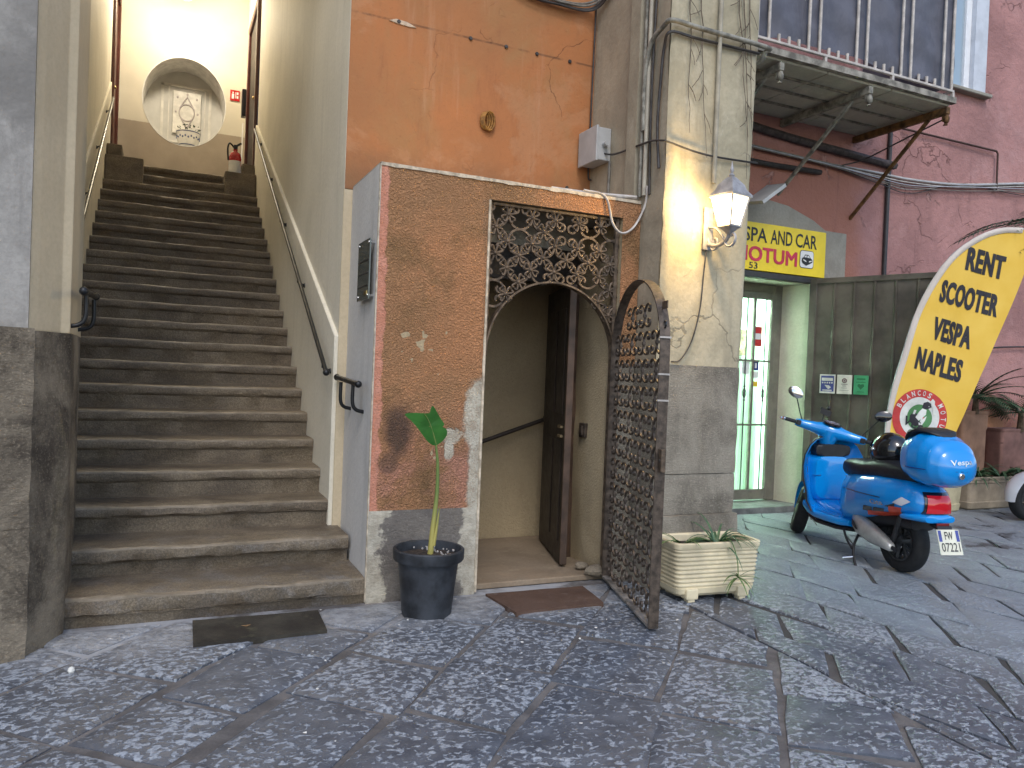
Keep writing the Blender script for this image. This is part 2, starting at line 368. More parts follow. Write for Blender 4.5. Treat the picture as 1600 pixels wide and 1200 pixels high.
def mat_orange():
    k = NB('orange_wall_paint')
    col = k.mix(k.step(k.noise(1.0, 6, .6, .6), .34, .66), (.44, .17, .062), (.36, .155, .062))
    col = k.mix(k.ma('MULTIPLY', k.step(k.noise(1.5, 6, .68, .4, k.map(k.pos, (1, 1, .7), loc=(2, 0, 5))), .46, .7), .85), col, (.36, .185, .075))
    col = k.mix(k.ma('MULTIPLY', k.step(k.noise(3.4, 5, .7, 0, k.map(k.pos, (1.5, 1, .35))), .55, .75), .4), col, (.24, .085, .04))
    low = k.step(k.ma('ADD', k.ax(2), k.ma('MULTIPLY', k.ma('SUBTRACT', k.noise(5, 6, .65), .5), .5)), 3.1, 2.75)
    col = k.mix(k.ma('MULTIPLY', low, .6), col, (.20, .10, .05))
    gr = k.ma('MULTIPLY', k.step(k.ax(2), 3.935, 3.928), k.step(k.ax(2), 3.912, 3.92))
    gr = k.ma('MULTIPLY', gr, k.step(k.noise(6, 4, .6), .38, .55))
    col = k.mix(k.ma('MULTIPLY', gr, .8), col, (.17, .075, .035))
    pat = k.step(k.noise(1.1, 7, .66, .4, k.map(k.pos, loc=(7, 0, 1))), .53, .60)
    col = k.mix(k.ma('MULTIPLY', pat, .45), col, (.47, .235, .115))
    col = k.mix(k.ma('MULTIPLY', k.step(k.noise(2.6, 6, .72, 0, k.map(k.pos, (1.6, 1, .14), loc=(3, 0, 0))), .54, .72), .35), col, (.55, .33, .20))
    col = k.mix(k.ma('MULTIPLY', k.step(k.noise(46, 5, .75), .55, .72), .35), col, (.24, .10, .045))
    v = k.n('ShaderNodeTexVoronoi'); v.feature = 'DISTANCE_TO_EDGE'; v.inputs['Scale'].default_value = .95
    nn = k.n('ShaderNodeTexNoise'); nn.inputs['Scale'].default_value = 2.2; nn.inputs['Detail'].default_value = 8; k.l(k.pos, nn.inputs['Vector'])
    s2 = k.n('ShaderNodeVectorMath'); s2.operation = 'SCALE'; s2.inputs[3].default_value = .9; k.l(nn.outputs['Color'], s2.inputs[0])
    vv = k.n('ShaderNodeVectorMath'); vv.operation = 'ADD'; k.l(k.pos, vv.inputs[0]); k.l(s2.outputs[0], vv.inputs[1]); k.l(vv.outputs[0], v.inputs['Vector'])
    cr = k.ma('MULTIPLY', k.step(v.outputs['Distance'], .008, .002), k.step(k.noise(1.3, 3), .50, .58))
    col = k.mix(k.ma('MULTIPLY', cr, .6), col, (.15, .06, .03))
    h = k.ma('SUBTRACT', k.ma('ADD', k.noise(12, 6, .6), k.ma('MULTIPLY', k.noise(55, 4), .3)), k.ma('ADD', k.ma('MULTIPLY', cr, .8), k.ma('MULTIPLY', pat, .25)))
    return k.fin(col, .8, k.bump(h, .4, .014), spec=.3)
def mat_pink():
    k = NB('pink_wall_paint')
    col = k.mix(k.step(k.noise(.9, 6, .62, .7), .34, .66), (.45, .235, .215), (.32, .168, .155))
    col = k.mix(k.ma('MULTIPLY', k.step(k.noise(1.8, 6, .7, .3, k.map(k.pos, loc=(5, 1, 2))), .5, .72), .6), col, (.47, .275, .26))
    # terracotta zone near the shop door
    tz = k.step(k.ma('ADD', k.ax(0), k.ma('MULTIPLY', k.ma('SUBTRACT', k.noise(2, 5), .5), .8)), 7.75, 7.25)
    tz = k.ma('MULTIPLY', tz, k.step(k.ax(2), 4.25, 3.9))
    col = k.mix(k.ma('MULTIPLY', tz, .85), col, (.36, .155, .105))
    low = k.step(k.ma('ADD', k.ax(2), k.ma('MULTIPLY', k.ma('SUBTRACT', k.noise(2.5, 6, .65), .5), 1.3)), 1.7, 1.0)
    low = k.ma('MULTIPLY', low, k.step(k.ax(0), 8.3, 8.7))
    col = k.mix(k.ma('MULTIPLY', low, .75), col, k.mix(k.step(k.noise(2.2, 5), .4, .62), (.44, .21, .09), (.30, .11, .08)))
    col = k.mix(k.ma('MULTIPLY', k.step(k.noise(3, 5, .7, 0, k.map(k.pos, (2, 2, .15))), .55, .78), .5), col, (.15, .075, .07))
    v = k.n('ShaderNodeTexVoronoi'); v.feature = 'DISTANCE_TO_EDGE'; v.inputs['Scale'].default_value = 1.15
    nn = k.n('ShaderNodeTexNoise'); nn.inputs['Scale'].default_value = 2.6; nn.inputs['Detail'].default_value = 7; k.l(k.pos, nn.inputs['Vector'])
    s2 = k.n('ShaderNodeVectorMath'); s2.operation = 'SCALE'; s2.inputs[3].default_value = .7; k.l(nn.outputs['Color'], s2.inputs[0])
    vv = k.n('ShaderNodeVectorMath'); vv.operation = 'ADD'; k.l(k.pos, vv.inputs[0]); k.l(s2.outputs[0], vv.inputs[1]); k.l(vv.outputs[0], v.inputs['Vector'])
    cm = k.ma('MULTIPLY', k.step(v.outputs['Distance'], .012, .003), k.step(k.noise(.8, 3), .54, .62))
    col = k.mix(k.ma('MULTIPLY', cm, .5), col, (.16, .075, .065))
    fl = k.step(k.noise(1.5, 8, .7, .5, k.map(k.pos, loc=(1, 3, 9))), .63, .66)
    col = k.mix(k.ma('MULTIPLY', fl, .55), col, (.50, .30, .27))
    h = k.ma('SUBTRACT', k.ma('ADD', k.noise(9, 7, .65), k.ma('MULTIPLY', k.noise(50, 4), .3)), k.ma('ADD', k.ma('MULTIPLY', cm, .8), k.ma('MULTIPLY', fl, .6)))
    return k.fin(col, .85, k.bump(h, .8, .03), spec=.25)
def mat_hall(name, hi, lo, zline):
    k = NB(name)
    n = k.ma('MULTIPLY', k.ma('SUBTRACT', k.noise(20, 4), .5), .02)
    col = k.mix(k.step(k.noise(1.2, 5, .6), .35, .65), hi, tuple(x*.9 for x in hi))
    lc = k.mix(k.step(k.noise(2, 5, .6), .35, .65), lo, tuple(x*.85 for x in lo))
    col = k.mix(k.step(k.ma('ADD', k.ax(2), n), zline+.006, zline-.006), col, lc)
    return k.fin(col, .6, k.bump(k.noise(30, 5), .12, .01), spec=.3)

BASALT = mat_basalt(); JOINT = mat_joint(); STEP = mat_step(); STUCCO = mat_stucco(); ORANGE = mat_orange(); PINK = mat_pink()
PIER = mat_pier('grey_pier_stone', (.072, .057, .043), (.29, .24, .175))
PLINTH = mat_pier('column_stone', (.18, .16, .128), (.34, .305, .245), .12, 60, .9)
PORCHBASE = mat_pier('porch_base_render', (.16, .14, .12), (.36, .32, .27), .4, 30, .6, True)
CREAM = plaster('cream_plaster', (.78, .73, .61), (.70, .655, .54), (.80, .755, .64), .9, .7, .25, 24, streak=.22)
CREAM2 = plaster('cream_jamb_plaster', (.60, .50, .345), (.53, .44, .30), (.63, .53, .38), .9, .7, .2, 30, streak=.2)
GREYW = plaster('grey_wall_plaster', (.40, .375, .34), (.23, .215, .195), (.47, .44, .40), 1.5, .85, .6, 14, streak=.5, patch=(.45, .44, .43), pth=(.70, .73))
LILAC = plaster('pale_grey_side_paint', (.62, .605, .58), (.55, .535, .515), (.65, .63, .61), 1.0, .7, .3, 25, streak=.35, patch=(.56, .56, .57), pth=(.72, .74))
COLP = plaster('column_plaster', (.51, .44, .305), (.36, .315, .215), (.57, .505, .37), 1.9, .8, .4, 26, streak=.5, patch=(.30, .26, .19), pth=(.70, .73), cracks=.6)
COLS = plaster('column_side_plaster', (.42, .355, .255), (.32, .27, .195), (.48, .42, .31), 1.6, .85, .4, 26, streak=.45, patch=(.40, .36, .29), pth=(.68, .72))
INNER = plaster('passage_stucco', (.47, .37, .23), (.40, .31, .19), None, 1.4, .9, 1.0, 70)
INFLOOR = plaster('passage_floor_screed', (.30, .23, .16), (.23, .175, .12), (.35, .28, .2), 2, .8, .4, 40)
DARKW = simple('dark_old_wood', (.030, .021, .015), .55, 0, .3, 6, .4, 40)
BROWNW = simple('brown_frame_wood', (.085, .05, .032), .5, 0, .3, 6, .4, 50)
REDW = simple('reddish_door_wood', (.075, .022, .016), .35, 0, .2, 5, .15, 40)
IRON = simple('wrought_iron', (.09, .067, .05), .5, .35, .35, 25, .35, 90)
RUSTIRON = simple('rusty_grille_iron', (.125, .088, .058), .6, .25, .4, 22, .4, 90)
BLACKM = simple('black_rail_paint', (.012, .013, .015), .38, .2, .2, 10)
RAILM = simple('grey_rail_steel', (.10, .10, .10), .3, .9, .2, 10)
WHITEP = simple('white_paint', (.74, .74, .72), .5, 0, .06, 6)
GREYPL = simple('grey_plastic', (.42, .42, .41), .45, 0, .08, 6)
CABLEG = simple('grey_cable', (.20, .18, .15), .6, 0, .25, 12)
CABLED = simple('dark_cable', (.045, .04, .038), .6, 0, .3, 12)
CABLEW = simple('pale_cable', (.50, .46, .42), .55, 0, .2, 12)
RUST = simple('rusty_bracket_iron', (.17, .085, .03), .75, .2, .45, 14, .5, 70)
GREYIRON = simple('grey_painted_iron', (.27, .255, .21), .65, .1, .35, 14, .3, 60)
TERRA = simple('terracotta', (.42, .17, .08), .8, 0, .2, 6, .3, 40)
SOIL = simple('potting_soil', (.035, .025, .018), .95, 0, .5, 40, 1, 60)

# ================================================================== PAVEMENT
gb = MB(); gb.box(-30, 40, -30, 40, -.30, -.014)
pave = gb.build('pavement', JOINT); tag(pave, 'courtyard paving of dark basalt slabs with chiselled pale scars', 'pavement', kind='structure')
random.seed(11)
def clip(poly, n, c, keep=1):
    out = []; m = len(poly)
    for i in range(m):
        a, b = poly[i], poly[(i+1) % m]
        da = (a[0]*n[0]+a[1]*n[1]-c)*keep; db = (b[0]*n[0]+b[1]*n[1]-c)*keep
        if da >= 0: out.append(a)
        if da*db < 0:
            t = da/(da-db); out.append((a[0]+(b[0]-a[0])*t, a[1]+(b[1]-a[1])*t))
    return out
def area(p): return abs(sum(p[i][0]*p[(i+1) % len(p)][1]-p[(i+1) % len(p)][0]*p[i][1] for i in range(len(p)))/2)
def inset(p, d):
    """shift every edge of a convex outline inward by d"""
    n = len(p); sg = 1 if sum(p[i][0]*p[(i+1) % n][1]-p[(i+1) % n][0]*p[i][1] for i in range(n)) > 0 else -1
    q = [p[i] for i in range(n) if math.hypot(p[i][0]-p[i-1][0], p[i][1]-p[i-1][1]) > .004]
    n = len(q); out = []; L = []
    for i in range(n):
        a, b = q[i], q[(i+1) % n]; l = math.hypot(b[0]-a[0], b[1]-a[1]); ux, uy = (b[0]-a[0])/l, (b[1]-a[1])/l
        L.append((a[0]-uy*d*sg, a[1]+ux*d*sg, ux, uy))
    for i in range(n):
        x1, y1, ax_, ay_ = L[i-1]; x2, y2, bx_, by_ = L[i]; den = ax_*by_-ay_*bx_
        if abs(den) < .05: out.append((x2, y2)); continue
        t = ((x2-x1)*by_-(y2-y1)*bx_)/den; out.append((x1+ax_*t, y1+ay_*t))
    return out
def subdiv(p, step=.13, wob=.012):
    out = []
    for i in range(len(p)):
        a, b = p[i], p[(i+1) % len(p)]; L = math.hypot(b[0]-a[0], b[1]-a[1]); k = max(1, round(L/step))
        for j in range(k):
            t = j/k; x = a[0]+(b[0]-a[0])*t; y = a[1]+(b[1]-a[1])*t
            if 1: x += mnoise.noise((x*5, y*5, 1))*wob; y += mnoise.noise((x*5, y*5, 9))*wob
            out.append((x, y))
    return out
NST = 0
def stone(poly, gap):
    global NST
    if len(poly) < 3 or area(poly) < .012: return
    cx = sum(q[0] for q in poly)/len(poly); cy = sum(q[1] for q in poly)/len(poly)
    depth = cx*.416+cy*.909
    if depth < 1.0: return
    side = (cx*.909-cy*.416)/depth
    if abs(side) > .86 or depth > 14: return
    pi_ = inset(poly, gap)
    if len(pi_) < 3 or area(pi_) < .008 or area(pi_) > area(poly): return
    p0 = subdiv(pi_)
    def toc(p, d):
        o = []
        for x, y in p:
            l = math.hypot(x-cx, y-cy); t = max(.5, 1-d*1.35/l); o.append((cx+(x-cx)*t, cy+(y-cy)*t))
        return o
    p1 = toc(p0, .016); p2 = toc(p0, .07)
    h = random.uniform(-.004, .003); tx = random.uniform(-.008, .008); ty = random.uniform(-.008, .008)
    def Z(x, y, d): return h+(x-cx)*tx+(y-cy)*ty+d+mnoise.noise((x*3, y*3, 4))*.003
    n = len(p0); b = MB()
    b.v = [Vector((x, y, -.02)) for x, y in p0]+[Vector((x, y, Z(x, y, -.007))) for x, y in p0]+[Vector((x, y, Z(x, y, -.001))) for x, y in p1]+[Vector((x, y, Z(x, y, .001))) for x, y in p2]
    b.f = [(q*n+i, q*n+(i+1) % n, (q+1)*n+(i+1) % n, (q+1)*n+i) for q in range(3) for i in range(n)]+[tuple(range(3*n, 4*n))]
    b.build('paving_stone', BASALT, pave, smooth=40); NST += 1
BN, BC = (math.cos(R(-2.5)), math.sin(R(-2.5))), 0
BC = 3.09*BN[0]+2.9*BN[1]
def rowed(ang, skew, wid, lens, org, keep, rows, cols, extra=None):
    u = Vector((math.cos(ang), math.sin(ang))); v = Vector((math.cos(ang+skew), math.sin(ang+skew)))
    nrm = Vector((-u.y, u.x)); vs = v/abs(v.dot(nrm))
    y = rows[0]*wid
    for r in range(*rows):
        w_ = wid*random.uniform(.86, 1.14); x = cols[0]+random.uniform(0, lens)
        y1 = y+w_
        while x < cols[1]:
            L = lens*random.uniform(.65, 1.3)
            q = [Vector(org)+u*x+vs*y, Vector(org)+u*(x+L)+vs*y, Vector(org)+u*(x+L)+vs*y1, Vector(org)+u*x+vs*y1]
            q = [(p.x+random.uniform(-.03, .03), p.y+random.uniform(-.03, .03)) for p in q]
            q = clip(q, BN, BC, keep)
            for nn, c, kp in (extra or ()):
                if len(q) > 2: q = clip(q, nn, c, kp)
            stone(q, .015 if keep < 0 else .0065)
            x += L
        y = y1
# slabs laid diagonally before the stairs; rows running to the rear on the scooter side
rowed(R(48), R(88), .52, .62, (1.0, 3.3), -1, (-9, 10), (-5, 4), [((0, -1), -4.60, 1)])
EXT = [((0, 1), 6.58, -1)]
rowed(R(101), R(130), .40, .62, (3.5, 3.0), 1, (-20, 5), (-6, 9), EXT)
print('paving stones', NST)

# ================================================================== STAIRCASE
stairs = thing('staircase', (.2, 4.65, 0), 'long straight flight of worn dark stone steps climbing between cream walls', 'staircase')
WORN_GLINT = plaster('worn_glint_edge', (.25, .205, .15), (.17, .135, .095), (.34, .29, .225), 5, .42, .3, 60)  # worn nosing edge; the lamp's bright line is put into its paler colour
def step_mesh(i, x0, x1, yn, zt, zb, yback, rough=.004, over=.020, th=.07):
    prof = [(yback, zb), (yn+over+.012, zb), (yn+over, zt-th-.012), (yn+over-.012, zt-th), (yn+.008, zt-th), (yn, zt-th+.012), (yn, zt-.016), (yn+.005, zt-.005), (yn+.018, zt), (yn+.10, zt+.001), (yback, zt+.002)]
    nx = 36; rings = []
    for k in range(nx+1):
        x = x0+(x1-x0)*k/nx
        wear = -.007*math.exp(-((x-(x0+x1)/2)/.38)**2)
        ring = []
        for j, (y, z) in enumerate(prof):
            a = rough*(1.6 if 4 <= j <= 8 else .7)
            dz = mnoise.noise((x*6, i*3.7, j*.3))*a*.6+mnoise.noise((x*22, i*5.1, j))*a*.4+(wear if 5 < j < 10 else 0)
            dy = mnoise.noise((x*7+40, i*2.3, j*.25))*a*1.3+mnoise.noise((x*25, i*7.1+9, j))*a*.6
            ring.append(Vector((x, y+(dy if j not in (0, 10) else 0), z+(dz if 0 < j < 10 else 0))))
        rings.append(ring)
    m = MB(); m.loft(rings); o = m.build('step', STEP, stairs, smooth=38, fix=False); o.data.materials.append(WORN_GLINT)
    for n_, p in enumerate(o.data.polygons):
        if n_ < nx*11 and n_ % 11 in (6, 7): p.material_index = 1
YS = [4.65, 5.05]+[5.44+.3125*k for k in range(20)]
ZS = [.15, .325]+[.503+.1845*k for k in range(20)]
for i, (y, z) in enumerate(zip(YS, ZS)):
    zb = (ZS[i-1]-.02) if i else -.02
    yb = (YS[i+1]+.10) if i+1 < len(YS) else 11.6
    if i == 0: step_mesh(i, -.47, 1.185, y, z, zb, yb, .010, .012, .10)
    elif i == 1: step_mesh(i, -.47, 1.165, y, z, zb, yb, .0075, .03, .085)
    elif i == 2: step_mesh(i, -.72, 1.105, y, z, zb, yb, .007)
    else: step_mesh(i, -.72, 1.098, y, z, zb, yb, .0045)
m = MB()
for x0, x1, z0, z1, y0 in ((-.716, -.28, 3.6, 3.99, 10.95), (.70, 1.096, 3.6, 3.98, 10.95)): m.box(x0, x1, y0, 11.62, z0, z1)
a = m.v[:8]; b = m.v[8:]
for vs in (a, b):
    q = MB(); q.v = vs; q.f = m.f[:6]; q.build('end_block', STEP, stairs, bevel=.012, seg=2)
q = MB(); q.box(-.716, -.54, 11.2, 11.9, 3.99, 4.19); q.build('end_block', STEP, stairs, bevel=.012, seg=2)
q = MB(); q.box(.93, 1.096, 11.2, 11.4, 3.98, 4.17); q.build('end_block', STEP, stairs, bevel=.012, seg=2)

# ================================================================== STAIR HALL (walls, landing, ceiling)
hall = thing('stair_hall', (.2, 9, 0), 'cream painted stairwell with round window opening above the stairs', 'stairwell')
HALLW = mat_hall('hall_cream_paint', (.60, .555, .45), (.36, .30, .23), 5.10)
q = MB(); q.box(-.72, 1.10, 11.6, 13.3, 3.9, 4.05); q.build('landing_floor', STEP, hall)
# right wall: thicker dado below a sloping line, plaster above
def dado(x, pts, thick, name='dado'):
    b = MB(); b.extr([(x, y, z) for y, z in pts], (thick, 0, 0)); return b.build(name, CREAM, hall, bevel=.006)
dado(1.10, [(5.42, .30), (5.42, 1.66), (11.30, 4.75), (11.30, .30)], .12)
q = MB(); q.box(1.128, 1.24, 5.41, 11.33, .30, 7.6); q.box(1.128, 1.24, 12.72, 13.32, 3.9, 7.6); q.box(1.128, 1.24, 11.33, 12.72, 6.62, 7.6); q.build('side_wall', CREAM, hall)
dado(-.84, [(5.60, .30), (5.60, 1.64), (11.90, 5.19), (11.90, .30)], .12)
q = MB(); q.box(-.90, -.742, 5.55, 12.0, .30, 7.6); q.box(-.90, -.742, 12.0, 13.32, 6.9, 7.6); q.box(-.90, -.742, 13.26, 13.32, 3.9, 6.9); q.build('side_wall', CREAM, hall)
# back wall with an oval opening
def oval_wall():
    cx, cz, rx, rz, n = .22, 5.51, .60, .685, 64
    x0, x1, z0, z1 = -.9, 1.24, 3.9, 7.6
    ang = [2*math.pi*k/n for k in range(n)]
    inn = [(cx+rx*math.cos(a), cz+rz*math.sin(a)) for a in ang]; out = []
    for a in ang:
        c, s = math.cos(a), math.sin(a); t = 1e9
        if c > 1e-9: t = min(t, (x1-cx)/c)
        if c < -1e-9: t = min(t, (x0-cx)/c)
        if s > 1e-9: t = min(t, (z1-cz)/s)
        if s < -1e-9: t = min(t, (z0-cz)/s)
        out.append((cx+c*t, cz+s*t))
    b = MB()
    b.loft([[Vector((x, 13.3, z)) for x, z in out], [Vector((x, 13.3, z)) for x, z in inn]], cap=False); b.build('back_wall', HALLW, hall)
    t = MB(); t.loft([[Vector((x, 13.3-.004, z)) for x, z in [(cx+(rx+.012)*math.cos(a), cz+(rz+.012)*math.sin(a)) for a in ang]], [Vector((x, 13.296, z)) for x, z in inn], [Vector((x, 13.95, z)) for x, z in inn]], cap=False)
    return t.build('round_window', simple('window_reveal_paint', (.66, .65, .62), .6), hall, smooth=40)
ow = oval_wall()
q = MB(); q.box(-.6, 1.05, 13.95, 14.02, 4.6, 6.4); q.build('niche_back', simple('niche_grey', (.52, .51, .48), .6, 0, .08, 3), ow)
NICHE = simple('niche_panel_paint', (.60, .58, .53), .5, 0, .1, 5)
q = MB()
for x0, x1 in ((-.13, -.09), (.60, .64), (-.02, 0.0), (.53, .55)): q.box(x0, x1, 13.93, 13.95, 4.9, 5.96)
q.box(-.13, .64, 13.93, 13.95, 5.93, 5.97); q.box(-.13, .64, 13.925, 13.95, 5.02, 5.05); q.build('panel_moulding', NICHE, ow)
MARBLE = simple('white_marble', (.62, .60, .55), .45, 0, .12, 7, .2, 40)
ACC = simple('lilac_relief_line', (.43, .39, .39), .6)
q = MB(); q.box(.05, .48, 13.90, 13.925, 5.17, 5.86); mp = q.build('marble_panel', MARBLE, ow, bevel=.006)
q = MB(); q.tube([(.265+.115*math.cos(2*math.pi*k/28), 13.895, 5.52+.135*math.sin(2*math.pi*k/28)) for k in range(28)], .011, 6, closed=True)
for a, b in (((.15, 13.895, 5.58), (.265, 13.895, 5.78)), ((.38, 13.895, 5.58), (.265, 13.895, 5.78)), ((.17, 13.895, 5.44), (.265, 13.895, 5.26)), ((.36, 13.895, 5.44), (.265, 13.895, 5.26))): q.tube([a, b], .010, 6)
for x, z in ((.10, 5.52), (.43, 5.52), (.12, 5.76), (.41, 5.76), (.265, 5.82)): q.ball((x, 13.895, z), (.016, .008, .022), 8, 6)
q.build('relief', ACC, ow)
q = MB(); q.box(-.72, 1.13, 5.6, 13.3, 7.6, 7.7); q.build('ceiling', CREAM, hall)
# entrance front above the opening (above the picture)
q = MB(); q.box(-.9, 1.13, 5.41, 5.60, 5.9, 7.6); q.build('lintel', CREAM, hall)
# landing doorways
def landing_door(x, s, y0, y1, z0, z1, lab):
    d = thing('landing_door', (x, (y0+y1)/2, z0), lab, 'door')
    f = MB(); f.box(min(x, x+s*.05), max(x, x+s*.05), y0, y0+.10, z0, z1); f.box(min(x, x+s*.05), max(x, x+s*.05), y1-.10, y1, z0, z1); f.box(min(x, x+s*.05), max(x, x+s*.05), y0+.10, y1-.10, z1-.12, z1)
    f.build('frame', REDW, d, bevel=.008)
    xl = x-s*.03
    f = MB(); f.box(min(xl, xl+s*.04), max(xl, xl+s*.04), y0+.10, y1-.10, z0, z1-.12); lf = f.build('leaf', REDW if s > 0 else DARKW, d, bevel=.004)
    h = MB(); h.ball((x+s*.05, y0+.16, z0+1.02), .022, 10, 8); h.build('handle', simple('brass', (.6, .45, .2), .25, 1), lf, smooth=60)
    return d
landing_door(-.75, 1, 12.02, 13.24, 4.19, 6.86, 'red-brown wooden landing door at the left of the stair top')
landing_door(1.13, -1, 11.36, 12.70, 4.17, 6.60, 'dark open-framed landing door beside the fire extinguisher')
# stair lamp
lampm = NB('lamp_glass'); lampm.fin((1, .95, .85), .4, emit=(1.0, .90, .72), es=6)
sl_ = thing('ceiling_lamp', (.18, 12.45, 6.76), 'glowing round glass lamp hanging above the top of the stairs', 'lamp')
q = MB(); q.ball((.18, 12.45, 6.88), .13, 20, 14); q.build('globe', lampm.m, sl_, smooth=60)
q = MB(); q.tube([(.18, 12.45, 7.0), (.18, 12.45, 7.6)], .012, 8); q.lathe([(.06, 7.57), (.06, 7.6)], (.18, 12.45, 0), 16); q.build('stem', BLACKM, sl_)
pl = bpy.data.lights.new('stair_lamp_light', 'POINT'); pl.energy = 76; pl.color = (1, .88, .68); pl.shadow_soft_size = .14
po = bpy.data.objects.new('stair_lamp_light', pl); COL.objects.link(po); po.location = (.18, 12.25, 6.72)

# fire extinguisher, sign, alarm box
ex = thing('fire_extinguisher', (.86, 11.5, 3.98), 'red fire extinguisher with black hose standing on the stair end block', 'fire extinguisher')
REDG = simple('red_gloss', (.45, .02, .025), .25, 0, .08, 6, coat=.4)
q = MB(); q.lathe([(.075, 3.98), (.085, 3.995), (.085, 4.30), (.07, 4.36), (.03, 4.39), (.028, 4.42)], (.86, 11.5, 0), 20); cyl = q.build('cylinder', REDG, ex, smooth=40)
q = MB(); q.grid(lambda a, b: Vector((.86-.0865*math.cos(a*2.4+.2), 11.5-.0865*math.sin(a*2.4+.2), 4.05+b*.2)), 10, 1); q.build('paper_label', WHITEP, cyl, fix=False)
q = MB(); q.box(.835, .885, 11.44, 11.56, 4.42, 4.47); q.bar((.86, 11.5, 4.46), (.93, 11.44, 4.50), .03, .015); q.build('valve', BLACKM, ex)
q = MB(); q.tube(bez([(.84, 11.5, 4.45), (.78, 11.47, 4.49), (.755, 11.44, 4.40), (.765, 11.42, 4.24)], 18), .012, 8); q.build('hose', BLACKM, ex, smooth=60)
sg = thing('fire_sign', (.96, 13.29, 5.66), 'small red extinguisher sign on the cream wall at the stair top', 'sign')
q = MB(); q.box(.885, 1.03, 13.284, 13.292, 5.66, 5.83); q.build('panel', REDG, sg)
q = MB(); q.box(.91, .945, 13.279, 13.283, 5.69, 5.77); q.box(.918, .938, 13.279, 13.283, 5.78, 5.80); q.box(.965, .975, 13.279, 13.283, 5.70, 5.80); q.box(.985, 1.01, 13.279, 13.283, 5.70, 5.74); q.box(.985, 1.01, 13.279, 13.283, 5.76, 5.80); q.build('pictogram', WHITEP, sg)
al = MB(); al.box(1.03, 1.10, 12.80, 12.95, 5.30, 5.72); tag(al.build('alarm_box', BLACKM, bevel=.01), 'black box on the wall between the red sign and dark doorway', 'alarm box')
cdt = MB(); cdt.tube([(1.085, 13.2, 4.2), (1.085, 13.2, 5.3)], .012, 6); tag(cdt.build('cable_conduit', WHITEP), 'thin pale conduit dropping behind the fire extinguisher', 'conduit')
# majolica pot in the round opening
mj = thing('majolica_pot', (.29, 13.62, 4.99), 'painted majolica flower pot standing in the round window', 'flower pot')
q = MB(); q.lathe([(.11, 4.87), (.135, 4.90), (.165, 5.0), (.17, 5.07), (.18, 5.10), (.18, 5.13), (.15, 5.12)], (.29, 13.62, 0), 24); q.build('pot', MARBLE, mj, smooth=40)
q = MB()
for k in range(24):
    a = 2*math.pi*k/24
    q.ball((.29+.168*math.cos(a), 13.62+.168*math.sin(a), 5.02+.02*(k % 2)), (.014, .014, .018), 6, 4)
q.lathe([(.137, 4.90), (.142, 4.915)], (.29, 13.62, 0), 24, cap=False); q.lathe([(.183, 5.105), (.183, 5.12)], (.29, 13.62, 0), 24, cap=False); q.build('painted_band', simple('cobalt_glaze', (.05, .07, .16), .3), mj)
LEAFD = simple('dark_leaf', (.035, .06, .028), .5, 0, .35, 30)
LEAFG = simple('green_leaf', (.07, .15, .04), .45, 0, .3, 30)
pb = MB(); random.seed(4)
for k in range(60):
    c = Vector((.29, 13.62, 5.12))+Vector((random.gauss(0, .07), random.gauss(0, .07), abs(random.gauss(0, .06)))); d = Vector((random.uniform(-1, 1), random.uniform(-1, 1), random.uniform(.1, 1))).normalized()*.05
    s_ = d.cross(Vector((0, 0, 1))).normalized()*.014 if abs(d.z) < .049 else Vector((.014, 0, 0))
    pb.add([c, c+d*.5+s_, c+d, c+d*.5-s_], [(0, 1, 2, 3)])
o = pb.build('potted_plant', LEAFD, fix=False); tag(o, 'small dark leafy plant growing in the painted majolica pot', 'plant')

# ------------------------------------------------------------------ handrails
def rail(name, a, b, lab, off, nbr, wallx, mat=BLACKM, r=.016):
    t = thing(name, a, lab, 'handrail')
    q = MB(); q.tube([a, b], r, 10); q.ball(a, r*1.5, 8, 6); q.build('rail', mat, t, smooth=60)
    A, B = Vector(a), Vector(b)
    for k in range(nbr):
        p = A.lerp(B, (k+.12)/(nbr-.6) if nbr > 1 else .5)
        q = MB(); q.tube([p, p+Vector((0, 0, -.05)), Vector((wallx, p.y, p.z-.075))], .008, 6); q.ball((wallx, p.y, p.z-.075), .02, 8, 6); q.build('bracket', mat, t, smooth=60)
rail('handrail', (1.04, 5.36, 1.40), (1.04, 10.8, 4.54), 'long black handrail down the right wall of the stairs', -1, 5, 1.10)
rail('handrail', (-.66, 5.75, 1.46), (-.66, 11.3, 4.80), 'long steel handrail along the left wall of the stairs', 1, 5, -.72, RAILM)
def short_rail(x, wx, y0, y1, z, lab):
    t = thing('short_handrail', (x, y0, z-.2), lab, 'handrail')
    q = MB(); q.tube([(x, y0, z), (x, y1, z+.03)], .017, 10); q.ball((x, y0, z), .023, 8, 6); q.ball((x, y1, z+.03), .023, 8, 6); q.build('rail', BLACKM, t, smooth=60)
    for y in (y0+.14, y1-.14):
        q = MB(); q.tube(bez([(x, y, z), (x, y, z-.12), (x+(wx-x)*.3, y, z-.165), (wx, y, z-.18)], 12), .012, 8); q.build('bracket', BLACKM, t, smooth=60)
short_rail(1.115, 1.19, 4.72, 5.36, 1.34, 'short black handrail on the grey side of the porch')
short_rail(-.37, -.45, 4.50, 5.30, 1.78, 'short black handrail on the cream jamb left of the stairs')

